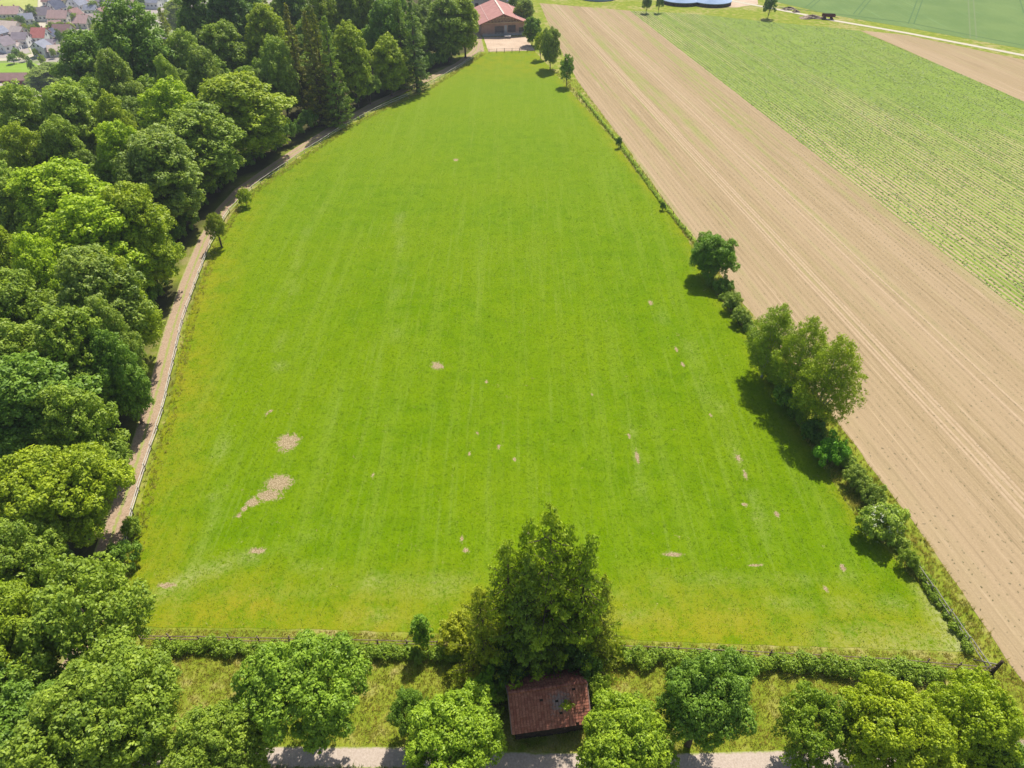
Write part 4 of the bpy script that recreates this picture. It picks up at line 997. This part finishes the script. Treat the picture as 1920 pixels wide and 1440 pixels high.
# ------------------------------------------------------------------ generic house
RP = {}
def rmat(name, a, b):
    if name not in RP: RP[name] = plain(name, a, b, .6, bump=0)
    return RP[name]
ROOFS = {"red": rmat("red_roof_tiles", (.52, .17, .14), (.62, .24, .20)), "tan": rmat("tan_roof_tiles", (.56, .44, .36), (.66, .54, .45)), "beige": rmat("beige_roof_tiles", (.44, .36, .33), (.52, .44, .40)), "purple": rmat("grey_brown_roof_tiles", (.24, .20, .22), (.32, .27, .29)), "pink": rmat("faded_clay_roof_tiles", (.46, .30, .27), (.56, .38, .34)), "brown": rmat("brown_roof_tiles", (.28, .17, .15), (.36, .22, .20)), "dark": rmat("dark_slate_roof", (.08, .09, .13), (.14, .15, .20)), "grey": rmat("grey_roof_tiles", (.24, .25, .30), (.32, .33, .38))}
def house(label, px, py, w_, d_, eave, ridge, rz, roofc, wall=None, chim=True, name="house", cat="house", z=None, hgt=None):
    x, y, zz, t = hit(px, py, 0 if hgt is None else hgt)
    h = thing(name, label, cat, (x, y, zz-.3), rad(rz), "village houses in the valley" if name == "house" else None); wall = wall or WHITE
    hw, hd = w_/2, d_/2; mb = MB()
    for s in (-1, 1): mb.box((0, s*(hd-.1), eave/2), (w_, .2, eave))
    for s in (-1, 1):
        P5 = [(s*hw, -hd+.21, 0), (s*hw, hd-.21, 0), (s*hw, hd-.21, eave+.1), (s*hw, 0, ridge-.15), (s*hw, -hd+.21, eave+.1)]
        mb.slab(P5 if s > 0 else P5[::-1], .2)
    mb.build("wall", wall, h)
    mb = MB(); k = (ridge-eave)/hd; o_ = .6
    for s in (-1, 1):
        P4 = [(-hw-.4, 0, ridge), (hw+.4, 0, ridge), (hw+.4, s*(hd+o_), eave-k*o_), (-hw-.4, s*(hd+o_), eave-k*o_)]
        mb.slab(P4 if s < 0 else P4[::-1], .2)
    # orientation check
    rf = mb.build("roof", ROOFS[roofc], h)
    if chim: mb = MB(); mb.box((hw*.35, hd*.25, ridge-.1), (.7, .7, 1.6)); mb.box((hw*.35, hd*.25, ridge+.75), (.85, .85, .12)); mb.build("chimney", ROOFS["brown"], rf)
    for s in (-1, 1):
        for i in range(max(2, int(w_/3))):
            xx = -hw+w_*(i+.5)/max(2, int(w_/3)); f_ = MB(); f_.box((xx, s*(hd+.02), eave*.55), (1.3, .06, 1.3)); fo = f_.build("window", ROOFS["grey"], h)
            f_ = MB(); f_.box((xx, s*(hd+.06), eave*.55), (1.1, .04, 1.1)); f_.build("pane", DARKG, fo)
        for zz2 in ((eave*.5, eave+.9) if ridge-eave > 2.4 else (eave*.5,)):
            for yy in (-1.5, 1.5):
                f_ = MB(); f_.box((s*(hw+.02), yy, zz2), (.06, 1.1, 1.3)); fo = f_.build("window", ROOFS["grey"], h)
                f_ = MB(); f_.box((s*(hw+.06), yy, zz2), (.04, .9, 1.1)); f_.build("pane", DARKG, fo)
    return h
for a in [
 ("village house with a bright red roof and white walls", 83, 80, 9.5, 9.5, 5, 9.5, -4, "red", WHITE),
 ("largest village house, pale tan roof, upper left of the red roofed one", 25, 65, 16, 12, 5, 9.0, -14, "tan", CREAM),
 ("house with beige roof overlapping the large pale tan one", 41, 71, 10, 10, 4, 7.5, -20, "beige", CREAM),
 ("house with flat grey brown roof front, left of the red roofed one", 47, 86, 9.5, 9, 5.5, 8.5, 2, "purple", WHITE),
 ("white gabled house low at the village's left edge", 15, 96, 8, 9, 5, 9, 65, "purple", WHITE),
 ("greyish house at the left frame edge below the large tan roof", 3, 74, 9, 9, 5, 8, 70, "grey", GREYW),
 ("white house with dark split roof below the green valley field", 110, 26, 10, 9, 5, 10, 70, "dark", WHITE),
 ("grey gabled house right of the white split roofed one", 148, 19, 11, 11, 5, 11, 80, "grey", WHITE),
 ("long house with faded clay roof in the village centre", 116, 41, 15, 9, 4, 8, -6, "pink", CREAM),
 ("house with grey brown roof joined to the long clay roofed one", 88, 38, 12, 9, 5, 9, 0, "purple", WHITE),
 ("row house with clay roof at the village's upper left edge", 28, 33, 12, 10, 4, 8, 5, "pink", CREAM),
 ("clay roofed house cut by the left frame edge at the top of the village", 6, 33, 12, 10, 4, 8, -4, "pink", CREAM),
 ("house with large grey brown roof near the top edge, right part of the village", 208, 14, 16, 12, 5, 10, -12, "purple", WHITE),
 ("small pale lavender looking house above the dark round tree", 174, 26, 9, 7, 4, 6.5, 0, "grey", WHITE),
 ("house with faded clay roof behind the two dark conifers", 160, 50, 11, 10, 4, 8, -10, "pink", CREAM),
 ("house with beige roof touching the wood's skyline", 180, 46, 9, 9, 4, 7.5, 10, "beige", CREAM),
 ("brown roofed house with cream gable beside the wood", 124, 70, 12, 9, 4.5, 8.5, -3, "brown", CREAM),
 ("tall white house below the red roofed one", 84, 104, 8, 9, 6, 9, 80, "grey", WHITE),
 ("small house with dark roof right below the red roofed one", 102, 88, 8, 7, 3, 5, -10, "purple", WHITE),
 ("little cream house half hidden by the wood below the village", 107, 104, 7, 7, 4, 6.5, 20, "tan", CREAM),
 ("white terraced house between the tan roof and the long clay roof", 54, 44, 9, 8, 4, 7, 25, "grey", WHITE),
 ("small white house beside the valley road", 64, 33, 7, 8, 4, 7, 75, "purple", WHITE),
 ("beige house at the top frame edge, right part of the village", 236, 8, 14, 10, 5, 8, -5, "tan", CREAM),
 ("clay roofed house at the village's right end", 254, 14, 12, 10, 4, 8, 5, "pink", CREAM),
 ("white and grey house seen over the wood's skyline", 290, 14, 13, 11, 5, 9, -8, "grey", WHITE),
 ("white house at the top edge above the wood's skyline", 302, 2, 12, 10, 5, 8, 10, "grey", WHITE),
 ("clay roofed house at the top frame edge behind the grey gable", 163, 8, 10, 10, 4, 8, 0, "pink", WHITE),
 ("shadowed house low at the left frame edge of the village", 2, 92, 9, 9, 5, 8, 10, "brown", WHITE),
 ("small red roofed cottage between the large tan roof and the left frame edge", 8, 58, 8, 8, 4, 7, 30, "red", WHITE),
 ("white gabled cottage right beside the red roofed house", 100, 76, 7, 7, 4, 7.5, 85, "dark", WHITE),
 ("small house with clay roof under the long clay roofed one", 108, 56, 8, 7, 3.5, 6.5, 15, "pink", WHITE),
 ("white gabled house between the clay roof and the lavender looking house", 144, 36, 8, 7, 4, 7.5, 75, "brown", WHITE),
 ("brown roofed house at the top edge beside the valley road", 96, 10, 9, 8, 4, 7.5, 5, "brown", WHITE),
 ("low garage with pale roof in front of the grey brown roofed house", 33, 92, 6, 6, 2.8, 4.2, 0, "beige", WHITE),
 ("cream house with red roof at the top edge above the grey gable", 128, 6, 9, 8, 4, 7.5, 20, "red", CREAM),
 ("white house with brown roof at the skyline left of the wood's dark crown", 196, 34, 9, 8, 4, 7.5, 80, "brown", WHITE),
 ("clay roofed house at the top edge right of the white terraced group", 270, 3, 10, 8, 4, 7.5, 70, "red", WHITE),
]: house(*a)
house("long low red brown barn below the valley pasture", 32, 157, 16, 8, 3.6, 6.2, 2, "brown", plain("red_boarding", (.24, .08, .08), (.32, .12, .11), .8), chim=False, name="field_barn", cat="barn")
house("small pale roofed hut cut by the left frame edge below the field barn", 3, 170, 7, 6, 2.5, 4, 8, "tan", WHITE, chim=False, name="hut", cat="hut")
# farm house and hall behind the barn
house("tall grey farmhouse half hidden behind the barn's roof", 915, 22, 13, 11, 7, 10.5, 8, "grey", GREYW, chim=True, name="farmhouse", cat="house")
house("dark roofed hall rising behind the barn ridge", 951, 13, 10, 11, 3.5, 6, 8, "dark", WHITE, chim=False, name="hall", cat="barn")
# village trees
VG = "garden trees in the village"
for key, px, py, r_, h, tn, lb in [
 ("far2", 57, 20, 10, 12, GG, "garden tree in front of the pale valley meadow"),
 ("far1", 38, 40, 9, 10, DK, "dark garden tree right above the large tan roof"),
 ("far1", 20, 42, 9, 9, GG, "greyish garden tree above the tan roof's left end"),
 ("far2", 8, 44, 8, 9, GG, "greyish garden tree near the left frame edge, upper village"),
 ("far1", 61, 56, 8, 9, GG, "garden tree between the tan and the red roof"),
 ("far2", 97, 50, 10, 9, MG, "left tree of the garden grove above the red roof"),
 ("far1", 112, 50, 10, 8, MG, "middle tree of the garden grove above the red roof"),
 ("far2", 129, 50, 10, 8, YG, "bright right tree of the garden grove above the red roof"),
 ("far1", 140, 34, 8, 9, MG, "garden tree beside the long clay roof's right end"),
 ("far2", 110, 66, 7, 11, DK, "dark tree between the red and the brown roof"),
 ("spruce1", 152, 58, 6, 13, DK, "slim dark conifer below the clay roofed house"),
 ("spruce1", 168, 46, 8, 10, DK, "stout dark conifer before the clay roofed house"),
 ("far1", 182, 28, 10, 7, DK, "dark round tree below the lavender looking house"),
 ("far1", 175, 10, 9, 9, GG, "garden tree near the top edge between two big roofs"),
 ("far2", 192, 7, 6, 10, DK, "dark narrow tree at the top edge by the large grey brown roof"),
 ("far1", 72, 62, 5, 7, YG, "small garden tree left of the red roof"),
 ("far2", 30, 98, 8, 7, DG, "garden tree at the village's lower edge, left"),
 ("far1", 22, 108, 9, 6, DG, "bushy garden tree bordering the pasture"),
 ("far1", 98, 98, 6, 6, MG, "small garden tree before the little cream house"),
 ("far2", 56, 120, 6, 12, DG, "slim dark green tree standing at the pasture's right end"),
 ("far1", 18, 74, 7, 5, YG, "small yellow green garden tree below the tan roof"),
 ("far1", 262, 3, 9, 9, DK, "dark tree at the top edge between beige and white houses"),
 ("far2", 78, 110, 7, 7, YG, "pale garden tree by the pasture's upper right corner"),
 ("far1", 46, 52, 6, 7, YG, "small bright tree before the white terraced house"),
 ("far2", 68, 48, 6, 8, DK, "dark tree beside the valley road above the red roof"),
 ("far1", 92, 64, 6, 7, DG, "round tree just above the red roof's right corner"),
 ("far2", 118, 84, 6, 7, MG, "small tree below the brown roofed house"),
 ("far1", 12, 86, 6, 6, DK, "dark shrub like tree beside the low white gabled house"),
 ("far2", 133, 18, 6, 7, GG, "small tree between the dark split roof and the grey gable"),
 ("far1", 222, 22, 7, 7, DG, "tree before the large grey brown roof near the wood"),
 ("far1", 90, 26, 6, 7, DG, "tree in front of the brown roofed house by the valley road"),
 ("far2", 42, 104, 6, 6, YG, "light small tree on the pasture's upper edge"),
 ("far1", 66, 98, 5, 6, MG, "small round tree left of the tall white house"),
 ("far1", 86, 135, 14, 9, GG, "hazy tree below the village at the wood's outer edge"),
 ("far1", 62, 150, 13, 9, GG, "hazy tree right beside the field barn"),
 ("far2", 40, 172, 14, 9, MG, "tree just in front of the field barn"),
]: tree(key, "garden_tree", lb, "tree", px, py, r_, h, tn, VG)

# ------------------------------------------------------------------ far right things
BLUEW = plain("blue_grey_sheeting", (.26, .35, .50), (.34, .43, .58), .3)
for px, py, r_, lb in ((1284, 1, 8, "left round blue grey storage tank at the top edge"), (1341, 3, 8, "right round blue grey storage tank at the top edge"), (1125, -9, 8, "round tank barely showing at the top edge above the ploughed field")):
    x, y = G(px, py+12); o = thing("storage_tank", lb, "tank", (x, y+r_, 0), 0, "round tanks of the far yard")
    mb = MB(); pts = []
    mb.tube([(0, 0, 0), (0, 0, 1.2)], [r_, r_], 40); mb.build("wall", DARKWOOD if px != 1125 else BLUEW, o)  # dark wall material is painted shade on the tank side, not timber
    mb = MB(); mb.tube([(0, 0, 1.2), (0, 0, 1.4), (0, 0, 2.6), (0, 0, 3.0)], [r_+.15, r_+.15, r_*.6, .2], 40); mb.build("cover", BLUEW, o)
x, y = G(1552, 36); o = thing("trailer", "dark red brown farm trailer beside the pale far road", "trailer", (x, y, 0), rad(-12))
DR = plain("dark_red_paint", (.10, .035, .035), (.16, .06, .055), 1)
mb = MB(); mb.box((0, 0, 1.0), (4.6, 2.0, .12)); [mb.box((0, s*.97, 1.4), (4.6, .06, .7)) for s in (-1, 1)]; [mb.box((s*2.27, 0, 1.4), (.06, 1.88, .7)) for s in (-1, 1)]; mb.build("body", DR, o)
for xx in (-1.2, 1.2):
    for s in (-1, 1): mb = MB(); mb.tube([(xx, s*.85, .45), (xx, s*1.1, .45)], [.45, .45], 16); mb.build("wheel", DARKWOOD, o)
mb = MB(); mb.tube([(2.3, 0, .8), (3.8, 0, .6)], [.06, .06], 6); mb.build("drawbar", DARKWOOD, o)
STONE = plain("rubble_and_manure", (.20, .14, .10), (.42, .33, .25), 1.5)
def heap(label, px, py, w_, d_, h_, seed):
    x, y = G(px, py); r = np.random.default_rng(seed); n, m = 28, 14; V = []
    for j in range(m+1):
        for i in range(n):
            a = 2*math.pi*i/n; f = 1-j/m; k = 1+.25*math.sin(3*a+seed)+.2*math.sin(5*a)
            V.append((math.cos(a)*w_*f*k+r.normal()*.12, math.sin(a)*d_*f*k+r.normal()*.12, h_*(1-f**1.6)*(1+.2*math.sin(a*2+seed))+r.normal()*.08 if j else -.1))
    F = [(j*n+i, j*n+(i+1) % n, (j+1)*n+(i+1) % n, (j+1)*n+i) for j in range(m) for i in range(n)]
    me = raw_mesh("rubble_heap", V, F, None, STONE); o = link("rubble_heap", me); o.location = (x, y, 0); tag(o, label, "heap", "heaps beside the far road")
heap("small brown heap nearest the lone far tree", 1478, 18, 2.6, 1.6, .9, 1)
heap("second small brown heap beside the far road", 1492, 23, 1.6, 1.0, .7, 2)
heap("broad low brown heap next to the trailer", 1522, 34, 5.0, 2.4, 1.0, 3)

# ------------------------------------------------------------------ drop filler trees the photo shows nothing of; name the rest by their neighbours
bpy.context.view_layer.update(); dg = bpy.context.evaluated_depsgraph_get(); hits = {}
org = Vector((0, 0, CAM_H))
for iy in range(0, 1440, 6):
    for ix in range(0, 1000, 6):
        d_ = Vector(ray(ix+2, iy+2)).normalized(); ok, _, _, _, ob, _ = sc.ray_cast(dg, org, d_)
        if ok:
            while ob.parent: ob = ob.parent
            if ob.name.startswith(("understorey", "edge_bush")):
                e = hits.setdefault(ob.name, [0, 0, 0]); e[0] += 1; e[1] += ix; e[2] += iy
mains = [o for o in C.objects if o.get("group") == WG]
mp_ = []
for o in mains:
    v = np.array(o.location)-np.array([0, 0, CAM_H]); h_ = o.scale[2]*20*.6 if "spruce" not in o.name else o.scale[2]*13; v[2] += h_
    dz = v[1]*cP-v[2]*sP; mp_.append((960+FPX*v[0]/dz, 720-FPX*(v[1]*sP+v[2]*cP)/dz))
used = {}; drop = 0
def short(t):
    t = t.split(",")[0]
    for c_ in (" with ", " standing ", " pushing ", " leaning ", " overhanging ", " filling ", " seen "): t = t.split(c_)[0]
    return " ".join(t.split()[:10])
for o in [q_ for q_ in C.objects if not q_.parent and q_.name.startswith(("understorey", "edge_bush"))]:
    e = hits.get(o.name, [0, 0, 0])
    if e[0] < (6 if o.name.startswith("under") else 2):
        for c_ in list(o.children): bpy.data.objects.remove(c_)
        bpy.data.objects.remove(o); drop += 1; continue
    px, py = e[1]/e[0], e[2]/e[0]
    order = sorted(range(len(mains)), key=lambda i: math.hypot(mp_[i][0]-px, mp_[i][1]-py))
    for i in order[:6]:
        dx, dy = px-mp_[i][0], py-mp_[i][1]
        side = ("right of" if dx > 0 else "left of") if abs(dx) > abs(dy) else ("below" if dy > 0 else "above")
        lb_ = ("small tree " if o.name.startswith("under") else "low bush ")+side+" the "+short(mains[i]["label"])
        if lb_ not in used and len(lb_.split()) <= 16: break
    used[lb_] = 1; o["label"] = lb_
print("fillers dropped", drop, "kept", len(used))

# ------------------------------------------------------------------ air
hz = bpy.data.materials.new("air"); hz.use_nodes = True; n_ = hz.node_tree.nodes
for q_ in list(n_):
    if q_.type == 'BSDF_PRINCIPLED': n_.remove(q_)
pv = n_.new("ShaderNodeVolumePrincipled"); pv.inputs["Color"].default_value = (.80, .86, 1, 1); pv.inputs["Density"].default_value = .00018; pv.inputs["Anisotropy"].default_value = .2
hz.node_tree.links.new(pv.outputs[0], n_["Material Output"].inputs["Volume"])
mb = MB(); mb.box((0, 1200, 5), (6200, 5800, 132)); ho = mb.build("haze", hz); tag(ho, kind='stuff')
print("objects", len(bpy.data.objects))
